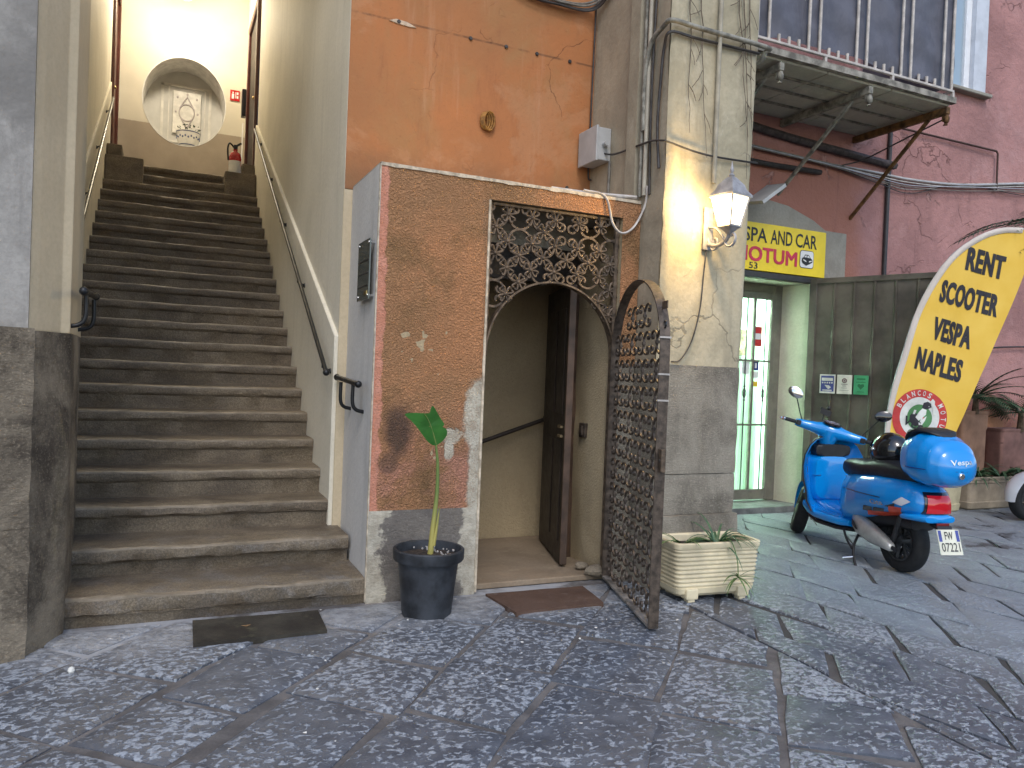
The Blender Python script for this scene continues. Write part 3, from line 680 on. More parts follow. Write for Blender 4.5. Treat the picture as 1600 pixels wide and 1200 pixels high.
# ================================================================== LEFT WALL AND JAMB
lw = thing('left_wall', (-1.4, 4.0, 0), 'weathered grey plaster wall with rough stone base at far left', 'wall')
def wallprism(poly, z0, z1, name, mat, par, bevel=.0):
    q = MB(); q.prism(poly, z0, z1); return q.build(name, mat, par, bevel=bevel, seg=2)
def rough_block(poly, z0, z1, name, mat, par, seed, amp=.014, nz=14, step=.09):
    """stone block with an uneven dressed surface"""
    pts = []
    for i in range(len(poly)):
        a, b = poly[i], poly[(i+1) % len(poly)]; k = max(1, round(math.hypot(b[0]-a[0], b[1]-a[1])/step))
        pts += [(a[0]+(b[0]-a[0])*j/k, a[1]+(b[1]-a[1])*j/k) for j in range(k)]
    cx = sum(p[0] for p in pts)/len(pts); cy = sum(p[1] for p in pts)/len(pts); rings = []
    for k in range(nz+1):
        z = z0+(z1-z0)*k/nz; e = .003 if k in (0, nz) else 0
        ring = []
        for x, y in pts:
            d = math.hypot(x-cx, y-cy); f = (mnoise.noise((x*6+seed, y*6, z*5))*.7+mnoise.noise((x*17, y*17+seed, z*15))*.5)*amp-e
            ring.append(Vector((x+(x-cx)/d*f, y+(y-cy)/d*f, z)))
        rings.append(ring)
    q = MB(); q.loft(rings); return q.build(name, mat, par, smooth=50)
LWP = [(-2.6, 3.35), (-.545, 4.25), (-.62, 4.48), (-2.7, 3.6)]
for z0, z1, s in ((-.05, .62, 1), (.622, 1.57, 5)): rough_block(LWP, z0, z1, 'stone_block', PIER, lw, s)
wallprism([(-2.6, 3.42), (-.585, 4.33), (-.66, 4.50), (-2.7, 3.7)], 1.57, 7.5, 'plaster', GREYW, lw)
jb = thing('stair_jamb', (-.5, 4.5, 0), 'cream plaster pilaster on a dark stone pier left of the stairs', 'pilaster')
JP = [(-.556, 4.258), (-.425, 4.565), (-.43, 5.0), (-.455, 5.42), (-.9, 5.42), (-.66, 4.5)]
for z0, z1, s in ((-.05, .585, 21), (.586, 1.56, 25)): rough_block(JP, z0, z1, 'stone_block', PIER, jb, s, .010)
wallprism([(-.585, 4.345), (-.555, 4.40), (-.475, 4.575), (-.435, 4.60), (-.44, 5.0), (-.47, 5.6), (-.9, 5.6), (-.68, 4.5)], 1.56, 7.6, 'plaster', CREAM2, jb, bevel=.008)

# ================================================================== ORANGE WALL
og = thing('orange_wall', (2.1, 5.4, 2.6), 'burnt orange plaster wall above the porch roof', 'wall')
q = MB(); q.box(1.131, 3.09, 5.40, 5.58, 2.69, 7.6); q.build('plaster', ORANGE, og)
q = MB(); q.box(1.125, 1.19, 5.404, 5.418, .30, 2.69); q.build('beige_strip', CREAM2, og, bevel=.004)
random.seed(3)
pts = [(1.131+.015, 5.395, z) for z in [3.0+.12*k for k in range(30)]]
for (x, z) in ((1.47, 3.92), (2.02, 3.92), (2.31, 3.92), (2.57, 3.92), (2.86, 3.92), (2.88, 2.93)):
    q = MB(); q.lathe([(.012, -.012), (.016, 0)], (0, 0, 0), 8); vs = q.v; q.v = [Vector((x+p.x, 5.394+p.z*.6, z+p.y)) for p in vs]; q.build('plug_hole', CABLED, og, fix=False)
q = MB(); q.extr([(1.40, 5.392, 3.915), (1.45, 5.392, 3.935), (1.53, 5.392, 3.93), (1.60, 5.392, 3.905), (1.55, 5.392, 3.90), (1.46, 5.392, 3.905)], (0, .01, 0)); q.build('filler_patch', simple('filler', (.55, .42, .30), .9, 0, .2, 20, .4, 60), og)
coil = MB()
for k in range(4):
    coil.tube([(2.17+(.028+.005*k)*math.cos(a*.5236)+.012*k-.02, 5.382-.004*k, 3.33+(.06+.004*k)*math.sin(a*.5236)) for a in range(12)], .008, 6, closed=True)
tag(coil.build('wire_coil', simple('orange_wire', (.34, .15, .025), .6, 0, .3, 20), smooth=60), 'small coil of orange wire stuck on the orange wall', 'wire coil')

# ================================================================== PORCH
pr = thing('porch', (2.1, 4.65, 0), 'rust-coloured stucco porch box with arched iron grille over its doorway', 'porch')
def stucco_front():
    # front skin with true relief: fine grid, pushed by noise
    def sheet(x0, x1, z0, z1, name):
        nx = max(2, int((x1-x0)/.022)); nz = max(2, int((z1-z0)/.022))
        def P(a, b):
            x = x0+(x1-x0)*a; z = z0+(z1-z0)*b
            e = min(1, min(a, 1-a, b, 1-b)*20)
            d = mnoise.noise((x*2.2, 1, z*2.2))*.008+mnoise.noise((x*19, 5, z*19))*.006*e
            return Vector((x, 4.648-d*e, z))
        q = MB(); q.grid(P, nx, nz); return q.build(name, STUCCO, pr, smooth=80)
    sheet(1.19, 1.92, .56, 2.70, 'stucco_face'); sheet(1.92, 2.94, 2.575, 2.70, 'stucco_face'); sheet(2.94, 3.088, 1.53, 2.70, 'stucco_face')
    rough_block([(2.942, 4.648), (3.087, 4.648), (3.087, 4.745), (2.942, 4.745)], -.03, 1.53, 'base_render', PLINTH, pr, 47, .003, 24)
stucco_front()
q = MB(); q.box(1.193, 1.918, 4.655, 5.40, .56, 2.698); q.box(1.918, 2.942, 4.655, 4.85, 2.577, 2.698); q.box(2.945, 3.086, 4.66, 4.745, 1.53, 2.698); q.build('core', INNER, pr)
q = MB(); q.box(1.187, 1.193, 4.646, 5.404, .0, 2.70); sd_ = q.build('side_face', LILAC, pr)
q = MB(); q.box(1.19, 3.088, 4.655, 5.40, 2.70, 2.712); q.build('roof_slab', simple('roof_screed', (.40, .36, .30), .9, 0, .2, 8), pr)
rough_block([(1.19, 4.645), (1.915, 4.645), (1.915, 5.38), (1.195, 5.40)], -.03, .56, 'base_render', PORCHBASE, pr, 41, .007, 12)
# broken pale edge along the roof and corner
EDGE = simple('pale_plaster_edge', (.52, .44, .33), .9, 0, .25, 20, .4, 70)
q = MB(); random.seed(5)
rings = []
for k in range(70):
    x = 1.19+1.895*k/69; h = .010+.012*abs(mnoise.noise((x*9, 0, 0)))
    rings.append([Vector((x, 4.640, 2.70-h)), Vector((x, 4.640, 2.704+h*.4)), Vector((x, 4.68, 2.706+h*.4)), Vector((x, 4.68, 2.70-h))])
q.loft(rings); q.build('broken_edge', EDGE, pr)
q = MB(); rings = []
for k in range(80):
    z = .0+2.70*k/79; h = .003+.006*abs(mnoise.noise((0, 3, z*8)))
    rings.append([Vector((1.184, 4.642, z)), Vector((1.186+h, 4.640, z)), Vector((1.187+h, 4.66, z)), Vector((1.183, 4.652+h, z))])
q.loft(rings); q.build('corner_edge', EDGE, pr)
q = MB(); rings = []
for k in range(70):
    z = .0+2.57*k/69; h = .004+.010*abs(mnoise.noise((5, 3, z*7)))
    rings.append([Vector((1.926, 4.640, z)), Vector((1.916-h, 4.640, z)), Vector((1.916-h, 4.66, z)), Vector((1.926, 4.70, z))])
q.loft(rings); q.build('corner_edge', EDGE, pr)
# passage inside
def wallsheet(P, nu, nv, name, mat): 
    q = MB(); q.grid(P, nu, nv); return q.build(name, mat, pr, smooth=80)
wallsheet(lambda a, b: Vector((2.94+.008*mnoise.noise((3, a*4, b*12))+(.05*max(0, .25-b)), 4.70+.55*a, 2.56*b)), 20, 60, 'reveal', INNER)
wallsheet(lambda a, b: Vector((1.2+2.3*a, 6.02-.010*mnoise.noise((a*12, 7, b*12)), 2.7*b)), 60, 50, 'passage_wall', INNER)
q = MB(); q.box(1.205, 1.26, 5.42, 6.2, 0, 2.7); q.box(3.5, 3.6, 5.25, 6.2, 0, 2.7); q.box(1.195, 1.92, 5.40, 5.42, 0, 2.7); q.box(3.06, 3.5, 5.22, 5.28, 0, 2.7); q.build('passage_wall', INNER, pr)
q = MB(); q.box(1.2, 3.5, 4.85, 6.05, 2.578, 2.66); q.build('soffit', plaster('soffit_plaster', (.36, .35, .32), (.28, .27, .24), None, 2, .9, .4, 40), pr)
q = MB(); q.box(1.92, 3.06, 5.20, 5.30, 2.40, 2.578); q.build('inner_lintel', plaster('lintel_plaster', (.45, .43, .38), (.38, .36, .31), None, 2, .9, .3, 40), pr)
q = MB(); q.box(1.91, 3.45, 4.72, 6.0, -.01, .03); q.build('threshold_floor', INFLOOR, pr, bevel=.006)
for (x, y, r, s) in ((2.86, 4.72, .085, 1), (2.84, 4.86, .05, 2)):
    q = MB(); q.ball((x, y, .055), (r, r*.7, r*.55), 10, 7); q.v = [jit(p, .02, 9) for p in q.v]; q.build('loose_stone', PIER, pr, smooth=30)
# inner door frame and door
df = thing('inner_door', (2.8, 5.3, .03), 'dark old wooden door standing open inside the arched doorway', 'door')
q = MB(); q.box(1.925, 3.055, 5.225, 5.30, 2.14, 2.40); q.build('transom', DARKW, df, bevel=.006)
q = MB(); q.box(2.90, 2.96, 5.225, 5.31, .03, 2.14); q.build('jamb', BROWNW, df, bevel=.006)
q = MB(); q.box(1.925, 1.99, 5.225, 5.31, .03, 2.14); q.build('jamb', BROWNW, df, bevel=.006)
q = MB(); q.box(2.965, 3.04, 5.235, 5.30, .03, 2.14); q.build('jamb', DARKW, df, bevel=.006)
A = Vector((2.735, 4.955, .05)); B = Vector((2.985, 5.80, .05)); D = (B-A).normalized(); Nn = Vector((D.y, -D.x, 0))
def slab(a, b, z0, z1, t0, t1, name, mat, par, bevel=.004):
    q = MB(); a = Vector(a); b = Vector(b)
    p = [a+Nn*t0, b+Nn*t0, b+Nn*t1, a+Nn*t1]
    q.prism([(v.x, v.y) for v in p], z0, z1); return q.build(name, mat, par, bevel=bevel)
lf = slab(A, B, .045, 2.12, -.02, .02, 'leaf', DARKW, df)
L_ = (B-A).length
for u0, u1, z0, z1 in ((.10, .34, .2, .95), (.42, .70, .2, .95), (.10, .34, 1.15, 1.95), (.42, .70, 1.15, 1.95)):
    slab(A+D*u0, A+D*u1, z0, z1, -.028, -.018, 'panel', DARKW, lf, .008)
slab(A-D*.006, A+D*.012, .05, 2.11, -.024, .028, 'edge_strip', BROWNW, df, .003)
for z in (.98, 1.05):
    slab(A+D*.07, A+D*.17, z, z+.02, -.045, -.020, 'handle', simple('worn_brass', (.35, .27, .16), .4, .9), lf, .003)
hb = MB(); hb.tube([(1.35, 5.93, .493), (3.20, 5.93, 1.11)], .018, 8); hb.tube([(3.08, 5.93, 1.07), (3.08, 6.02, 1.07)], .012, 6); tag(hb.build('passage_rail', DARKW, smooth=60), 'dark sloping rail on the wall inside the doorway', 'handrail')
lk = MB(); lk.box(2.915, 2.945, 5.02, 5.11, .98, 1.09); lk.box(2.90, 2.918, 5.04, 5.08, 1.0, 1.07); tag(lk.build('latch_box', IRON, bevel=.004), 'small dark iron latch on the plastered door reveal', 'latch')

# ------------------------------------------------------------------ scroll work
def scroll_path(r, a0, a1, curl=.42, n=20, flip=1):
    """C scroll: arc of radius r whose two ends wind inward"""
    pts = []
    for k in range(n+1):
        a = a0+(a1-a0)*k/n; pts.append((r*math.cos(a), r*math.sin(a)))
    def wind(p, t, sgn):
        out = []; x, y = p; ang = t; rr = r*curl
        cx = x+rr*math.cos(t+sgn*math.pi/2); cy = y+rr*math.sin(t+sgn*math.pi/2); ph = math.atan2(y-cy, x-cx)
        for k in range(1, 12):
            f = k/11; q = ph+sgn*f*1.55*math.pi; e = rr*(1-.62*f); out.append((cx+e*math.cos(q)*1, cy+e*math.sin(q)))
        return out
    end = wind(pts[-1], a1+math.pi/2, 1); st = wind(pts[0], a0-math.pi/2, -1)
    return st[::-1]+pts+end
def scroll_mesh(name, r, wire, depth, mat, span=300, curl=.40):
    h = R(span)/2; pp = scroll_path(r, -h, h, curl, 14)
    q = MB(); rings = []
    m = len(pp)
    for i, (x, z) in enumerate(pp):
        ax_, az_ = pp[max(0, i-1)]; bx_, bz_ = pp[min(m-1, i+1)]; t = Vector((bx_-ax_, bz_-az_)).normalized(); nx, nz = -t.y*wire/2, t.x*wire/2
        rings.append([Vector((x-nx, -depth/2, z-nz)), Vector((x+nx, -depth/2, z+nz)), Vector((x+nx, depth/2, z+nz)), Vector((x-nx, depth/2, z-nz))])
    q.loft(rings); me = q.mesh(name, smooth=40); me.materials.append(mat); return me
def flower_mesh(name, r, mat):
    q = MB()
    for k in range(4):
        a = math.pi/4+k*math.pi/2; c, s = math.cos(a), math.sin(a)
        for sg_ in (-1, 1):
            pts = []
            for j in range(8):
                f = j/7; rad = r*(.12+.95*math.sin(f*math.pi*.62)); off = sg_*r*.40*math.sin(f*math.pi*.95)
                pts.append((rad*c-off*s, -.004*math.sin(f*3), rad*s+off*c))
            q.tube(pts, r*.155, 5)
    q.ball((0, -.006, 0), (r*.28, .012, r*.28), 8, 5)
    me = q.mesh(name, smooth=50); me.materials.append(mat); return me
def inst(name, me, par, loc, rot=(0, 0, 0)):
    o = bpy.data.objects.new(name, me); COL.objects.link(o); o.parent = par; o.location = loc; o.rotation_euler = rot; return o
# grille above the arch: fixed panel
gr = thing('arch_grille', (2.43, 4.70, 0), 'fixed wrought-iron grille of scrolls and flowers above the arched doorway', 'grille')
GX0, GX1, GZ1 = 1.925, 2.935, 2.572
AC, AR = (2.43, 1.585), .485
pts = [(AC[0]+AR*math.cos(math.pi*k/36), AC[1]+AR*math.sin(math.pi*k/36)) for k in range(37)]
q = MB(); rings = []
for i, (x, z) in enumerate(pts):
    a = math.pi*i/36; c, s = math.cos(a), math.sin(a)
    rings.append([Vector((x, 4.665, z)), Vector((x+.012*c, 4.665, z+.012*s)), Vector((x+.012*c, 4.725, z+.012*s)), Vector((x, 4.725, z))])
q.loft(rings); q.build('arch_bar', RUSTIRON, gr, smooth=40)
for x in (GX0, GX1-.03):
    q = MB(); q.box(x+.002, x+.028, 4.68, 4.715, .03 if x > 2.5 else 1.55, GZ1); q.build('frame_bar', RUSTIRON, gr, bevel=.003)
q = MB(); q.box(GX0+.03, GX1-.032, 4.68, 4.715, GZ1-.022, GZ1-.002); q.build('frame_bar', RUSTIRON, gr, bevel=.003)
SM = scroll_mesh('scroll', .088, .014, .018, RUSTIRON, 270); FM = flower_mesh('flower', .050, RUSTIRON)
def inside(x, z, m):
    return GX0+.05 < x < GX1-.05 and z < GZ1-.035 and math.hypot(x-AC[0], max(0, z-AC[1])) > AR+m and z > AC[1]
random.seed(8); nf = 0
for j in range(-1, 8):
    for i in range(-1, 8):
        x = 1.985+i*.178; z = 2.50-j*.176
        if inside(x, z, .055):
            inst('scroll', SM, gr, (x-2.43, 0, z), (random.uniform(-.04, .04), ((i+2*j) % 4)*math.pi/2+random.uniform(-.12, .12), 0))
        for dx, dz in ((.089, .0), (0, .088)):
            if inside(x+dx, z+dz, .03) and (dx or random.random() < .45): inst('flower', FM, gr, (x+dx-2.43, -.008, z+dz), (random.uniform(-.08, .08), random.uniform(-.25, .25), 0)); nf += 1
# gate leaf, standing open
ga, gb_ = Vector((2.925, 4.655, 0)), Vector((2.60, 3.61, 0)); gd = (gb_-ga).normalized(); GW = (gb_-ga).length
gt = thing('iron_gate', (ga.x, ga.y, .02), 'open arched wrought-iron gate of scrolls swung out into the courtyard', 'gate', rotz=math.atan2(gd.y, gd.x))
def arch_pts(w, zs, rise, n=26):
    return [(0, 0), (0, zs)]+[(w/2-w/2*math.cos(math.pi*k/n), zs+rise*math.sin(math.pi*k/n)) for k in range(1, n)]+[(w, zs), (w, 0)]
ZS_, RISE = 1.60, .45
outer = arch_pts(GW, ZS_, RISE)
q = MB(); rings = []
m = len(outer)
cx_, cz_ = GW/2, 1.0
for i, (x, z) in enumerate(outer):
    a = outer[max(0, i-1)]; b = outer[min(m-1, i+1)]; t = Vector((b[0]-a[0], b[1]-a[1])).normalized(); nx, nz = t.y*.010, -t.x*.010
    rings.append([Vector((x, -.03, z)), Vector((x+nx, -.03, z+nz)), Vector((x+nx, .03, z+nz)), Vector((x, .03, z))])
q.loft(rings); q.build('frame', IRON, gt, smooth=40)
q = MB(); q.box(.0, GW, -.028, .028, 0, .014); q.build('bottom_bar', simple('worn_bottom_iron', (.30, .27, .24), .55, .3, .4, 16), gt)
GS = scroll_mesh('scroll', .070, .010, .012, IRON, 236, .36); GC = MB(); GC.box(-.009, .009, -.012, .012, -.010, .010); gcm = GC.mesh('collar', bevel=.003); gcm.materials.append(IRON)
ncol = 4; cw = (GW-.03)/ncol; rh = .171
GCL = flower_mesh('clasp', .026, IRON)
for i in range(ncol):
    x = .015+cw*(i+.5)
    lim = ZS_+RISE*math.sqrt(max(0, 1-((x-GW/2)/(GW/2))**2))
    for j in range(12):
        z = .105+j*rh
        if z+.075 > lim-.02: continue
        for s in (-1, 1):
            inst('scroll', GS, gt, (x+s*.066, 0, z), (random.uniform(-.03, .03), 0 if s < 0 else math.pi, 0)) if True else 0
        if 0: inst('clasp', GCL, gt, (x+cw/2, -.006, z+rh/2))
        inst('collar', gcm, gt, (x, 0, z))
lkq = MB(); lkq.box(GW+.004, GW+.055, -.014, .014, .90, 1.03); lb = lkq.build('lock_box', RUSTIRON, gt, bevel=.003)
q = MB(); q.tube([(GW+.03, -.018, .965), (GW+.03, .018, .965)], .012, 8); q.build('keyhole', CABLED, lb)
for z in (1.83,):
    q = MB(); q.box(GW*.93, GW*.93+.09, -.004, .004, z, z+.045); q.build('lug', RUSTIRON, gt, bevel=.002)
q = MB(); q.tube([(GW-.02+.02*math.cos(a*.785), 0, 1.74+.02*math.sin(a*.785)) for a in range(8)], .005, 5, closed=True); q.build('ring_lug', RAILM, gt, smooth=60)
for z in (1.30, 1.45, 1.66):
    q = MB(); q.box(GW-.014, GW+.004, -.034, .034, z, z+.010); q.build('wire_tie', CABLEW, gt)
for z in (.35, 1.45):
    q = MB(); q.tube([(-.015, 0, z), (-.015, 0, z+.12)], .014, 8); q.build('hinge', IRON, gt, smooth=60)

# ------------------------------------------------------------------ plaque, mats, litter
plq = thing('wall_plaque', (1.18, 4.84, 1.87), 'dark glass name plaque on standoffs on the grey porch side', 'plaque')
q = MB(); q.box(1.150, 1.160, 4.70, 5.00, 1.87, 2.25); q.build('panel', simple('plaque_glass', (.10, .11, .095), .12, 0, .1, 4, coat=.6), plq, bevel=.002)
for y in (4.725, 4.975):
    for z in (1.895, 2.225):
        q = MB(); q.tube([(1.146, y, z), (1.188, y, z)], .010, 10); q.build('standoff', simple('steel', (.6, .6, .6), .25, 1), plq, smooth=60)
for k in range(3):
    q = MB(); q.box(1.146, 1.1495, 4.715, 4.985, 1.955+.08*k, 1.960+.08*k); q.build('divider', CABLED, plq)
q = MB(); q.box(1.146, 1.1495, 4.74, 4.80, 1.90, 1.925); q.build('brass_tag', simple('brass', (.6, .45, .2), .25, 1), plq)
def mat_obj(name, poly, z0, z1, m, lab, n=14):
    def P(a, b):
        p = Vector((poly[0]))*(1-a)*(1-b)+Vector(poly[1])*a*(1-b)+Vector(poly[2])*a*b+Vector(poly[3])*(1-a)*b
        return Vector((p.x, p.y, z1+.003*mnoise.noise((p.x*4, p.y*4, 3))))
    q = MB(); q.grid(P, n, n//2); top = len(q.v); nb = len(q.f)
    edge = [i for i in range(n+1)]+[(n+1)*(j+1)+n for j in range(n//2)]+[(n+1)*(n//2)+n-1-i for i in range(n)]+[(n+1)*(n//2-1-j) for j in range(n//2-1)]
    low = [Vector((q.v[i].x, q.v[i].y, z0)) for i in edge]; b = len(q.v); q.v += low; k = len(edge)
    q.f += [(edge[i], b+i, b+(i+1) % k, edge[(i+1) % k]) for i in range(k)]
    return tag(q.build(name, m, smooth=40), lab, 'doormat')
def mat_mat(name, c1, c2, c3):
    k = NB(name); col = k.mix(k.step(k.noise(3, 6, .65, .3), .38, .64), c1, c2)
    col = k.mix(k.ma('MULTIPLY', k.step(k.noise(7, 5, .7, 0, k.map(k.pos, loc=(3, 3, 0))), .55, .72), .7), col, c3)
    return k.fin(col, .9, k.bump(k.noise(160, 3), .8, .006), spec=.2)
mat_obj('doormat', [(.19, 4.14, 0), (.86, 4.15, 0), (.875, 4.50, 0), (.20, 4.52, 0)], -.013, .022, mat_mat('dark_mat', (.035, .03, .024), (.065, .058, .045), (.10, .095, .06)), 'worn dark doormat with mossy edge at the foot of the stairs')
mat_obj('doormat', [(1.98, 4.13, 0), (2.60, 4.15, 0), (2.66, 4.52, 0), (1.95, 4.54, 0)], -.013, .016, mat_mat('brown_mat', (.085, .05, .036), (.12, .075, .055), (.17, .13, .11)), 'thin brown doormat before the arched doorway')
random.seed(21)
LEAFY = simple('dry_leaf', (.30, .18, .08), .8, 0, .3, 30)
PAPERB = simple('paper_scrap', (.70, .68, .62), .8)
lit = MB()
for k in range(46):
    x = random.choice([random.uniform(.2, .9), random.uniform(1.2, 2.8), random.uniform(-.3, 3)]); y = random.uniform(3.2, 4.55) if k % 3 else random.uniform(2.4, 4)
    r_ = random.uniform(.004, .011); a = random.uniform(0, 6.3)
    lit.add([(x+r_*math.cos(a+t), y+r_*math.sin(a+t)*.7, .011+random.uniform(0, .006)) for t in (0, 1.4, 2.9, 4.4)], [(0, 1, 2, 3)])
tag(lit.build('litter', PAPERB, fix=False), 'tiny scraps of paper and grit scattered on the paving', 'litter', kind='stuff')
for (x, y, lab) in ((.46, 4.33, 'dry curled leaf lying on the dark stair doormat'),):
    q = MB(); q.grid(lambda a, b: Vector((x+(a-.5)*.05, y+(b-.5)*.022*math.sin(math.pi*min(.97, max(.03, a))), .026+.010*abs(a-.5))), 6, 3); tag(q.build('dry_leaf', LEAFY, fix=False), lab, 'leaf')
q = MB(); q.ball((-.33, 3.98, .012), (.012, .010, .018), 8, 6); q.v = [jit(p, .006, 60) for p in q.v]; tag(q.build('paper_scrap', PAPERB), 'crumpled white paper scrap on the pale paving at far left', 'scrap')

# ================================================================== COLUMN
cl = thing('column', (3.45, 4.38, 0), 'big square column with peeling cream plaster above grey stone blocks', 'column')
CP = [(3.10, 4.38), (3.80, 4.38), (3.84, 5.4), (3.10, 5.4)]
rough_block([(3.09, 4.335), (3.82, 4.335), (3.88, 5.4), (3.09, 5.4)], -.05, .50, 'stone_block', PLINTH, cl, 51, .008, 10)
rough_block([(3.098, 4.37), (3.80, 4.37), (3.85, 5.4), (3.098, 5.4)], .503, .785, 'stone_block', PLINTH, cl, 54, .007, 8)
rough_block([(3.098, 4.365), (3.80, 4.365), (3.85, 5.4), (3.098, 5.4)], .79, 1.55, 'stone_block', PLINTH, cl, 57, .007, 16)
def colface(P, nu, nv, name, mat):
    q = MB(); q.grid(P, nu, nv); return q.build(name, mat, cl, smooth=70)
def wob(x, y, z, a): return a*(mnoise.noise((x*2.5, y*2.5, z*2.5))*.7+mnoise.noise((x*9, y*9, z*9))*.35)
def corner(z): return .020*mnoise.noise((1, 4, z*2.2))+.012*mnoise.noise((8, 4, z*11))
colface(lambda a, b: Vector((3.10+.008*0+(.72+.09*b+.5*corner(1.55+5.4*b+40))*a+corner(1.55+5.4*b)*(1-a)*.6, 4.375-wob(a, 2, 1.55+5.4*b, .012)+.02*(1 if a in (0, 1) else 0), 1.55+5.4*b)), 26, 130, 'plaster', COLP)
colface(lambda a, b: Vector((3.092+wob(a*1.5, 7, 1.55+5.4*b, .010)+corner(1.55+5.4*b)*(1-a)*.6, 4.395+1.01*a, 1.55+5.4*b)), 30, 120, 'plaster', COLS)
colface(lambda a, b: Vector((3.82+.09*b+.5*corner(1.55+5.4*b+40), 4.395+1.3*a, 1.55+5.4*b)), 6, 80, 'plaster', COLP)
q = MB(); q.box(3.11, 3.80, 4.41, 5.38, 1.55, 6.95); q.build('core', COLP, cl)
# narrow raised pilaster strips on the shadowed side
for y0, y1, d in ((4.70, 4.84, .035),):
    q = MB(); rings = []
    for k in range(60):
        z = 2.72+4.2*k/59; e = .012*mnoise.noise((2, 2, z*7))
        rings.append([Vector((3.10, y1+e, z)), Vector((3.092-d+e*.5, y1-.008+e, z)), Vector((3.092-d+e*.4, y0+.008, z)), Vector((3.10, y0, z))])
    q.loft(rings); q.build('pilaster_strip', plaster('strip_plaster', (.40, .35, .255), (.30, .26, .19), (.46, .41, .32), 2.2, .85, .4, 26, streak=.3, patch=(.2, .17, .13), pth=(.66, .70)), cl, smooth=50)

# conduits, cables, junction box
def cable(pts, r, mat, name, lab, cat='cable', n=6, seg=30, group=None, curve=True):
    q = MB(); q.tube(bez(pts, seg) if curve and len(pts) > 2 else pts, r, n); o = q.build(name, mat, smooth=60); return tag(o, lab, cat, group)
for k, (y, r, m, lab) in enumerate(((4.655, .014, GREYIRON, 'thin grey conduit running down the inner side of the column'), (4.60, .017, simple('pale_conduit', (.42, .38, .30), .6), 'pale conduit beside the thin grey one on the column side'))):
    cable([(3.075, y, 2.74), (3.075, y, 7)], r, m, 'conduit', lab, 'conduit', 8, curve=False)
cable([(3.085, 4.55, 2.74), (3.07, 4.55, 3.5), (3.08, 4.53, 5.0), (3.08, 4.53, 7)], .009, CABLED, 'cable', 'dark cable beside the conduits on the column side', seg=24)
cable([(3.08, 4.44, 2.9), (3.075, 4.47, 3.2), (3.075, 4.45, 3.55), (3.07, 4.42, 3.72), (3.07, 4.355, 3.80), (3.3, 4.35, 3.80), (3.84, 4.35, 3.81)], .010, CABLED, 'cable', 'dark cable bending round the column corner under the pipe', seg=40)
cable([(3.06, 4.62, 3.2), (3.055, 4.62, 3.55), (3.045, 4.55, 3.78), (3.045, 4.40, 3.85), (3.07, 4.335, 3.87), (3.3, 4.333, 3.865), (3.88, 4.333, 3.86), (3.905, 4.36, 3.84), (3.905, 4.40, 3.79), (3.90, 4.5, 3.78)], .017, GREYIRON, 'pipe', 'grey pipe curving from the column side round its front face', 'pipe', 8, 60)
cable([(3.02, 5.15, 3.17), (3.06, 5.02, 3.13), (3.07, 4.8, 3.12), (3.06, 4.66, 3.11), (3.06, 4.5, 3.10), (3.06, 4.38, 3.07), (3.09, 4.345, 3.055), (3.4, 4.35, 3.02), (3.87, 4.355, 3.03)], .0075, CABLED, 'cable', 'dark cable from the junction box across the column above the lantern', seg=50)
cable([(3.48, 4.345, 2.83), (3.478, 4.345, 7)], .016, simple('grey_plaster_pipe', (.36, .32, .24), .7, 0, .15, 8), 'pipe', 'vertical plaster-coloured pipe down the column face to the lantern', 'pipe', 8, curve=False)
cable([(3.455, 4.355, 2.42), (3.44, 4.36, 2.2), (3.42, 4.36, 1.95), (3.36, 4.36, 1.72), (3.27, 4.36, 1.585), (3.20, 4.365, 1.57)], .0045, CABLED, 'cable', 'thin cable trailing down the column face beneath the lantern')
cable([(3.06, 5.36, 4.6), (3.055, 5.37, 3.4), (3.055, 5.37, 3.05), (3.06, 5.33, 3.0)], .007, CABLED, 'cable', 'dark cable down the corner between orange wall and column')
for k, (dz, dy) in enumerate(((0, 0), (.025, .01), (-.02, .015), (.05, .0))):
    cable([(1.9, 5.375-dy, 4.60+dz), (2.4, 5.37-dy, 4.36+dz), (2.75, 5.36-dy, 4.325+dz*.6), (3.0, 5.34-dy, 4.345+dz), (3.06, 5.15, 4.42+dz), (3.05, 4.75, 4.6+dz)], .009, (CABLED, CABLEG, CABLED, CABLEG)[k], 'cable', ('third cable down in the bundle over the orange wall', 'grey cable second down in the bundle over the orange wall', 'lowest dark cable of the bundle over the orange wall', 'topmost grey cable of the bundle over the orange wall')[k], group='cables bundled over the orange wall', seg=40)
cable([(2.62, 4.66, 2.73), (2.78, 4.635, 2.70), (2.84, 4.62, 2.52), (2.92, 4.62, 2.46), (3.02, 4.62, 2.52), (3.09, 4.60, 2.68), (3.07, 4.56, 2.8)], .009, CABLEW, 'cable', 'pale cable looping over the porch lintel in front of the grille', seg=40)
cable([(3.085, 5.1, 3.1), (3.08, 5.1, 2.72)], .012, CABLEG, 'conduit', 'short grey conduit dropping from the junction box', 'conduit', curve=False)
cable([(2.4, 4.72, 2.725), (2.7, 4.70, 2.725), (3.05, 4.66, 2.735)], .014, CABLEW, 'pipe', 'pale pipe lying along the porch roof edge', 'pipe')
jbx = thing('junction_box', (3.05, 5.25, 3.1), 'grey plastic junction box on the column side above the porch', 'junction box')
q = MB(); q.box(2.975, 3.09, 5.10, 5.36, 3.10, 3.35); q.build('body', GREYPL, jbx, bevel=.008, seg=2)
q = MB(); q.box(2.955, 2.974, 5.09, 5.37, 3.09, 3.36); q.build('lid', GREYPL, jbx, bevel=.006, seg=2)
q = MB(); q.tube([(3.03, 5.11, 3.22), (3.03, 5.05, 3.22)], .022, 10); q.build('gland', GREYPL, jbx, smooth=50)
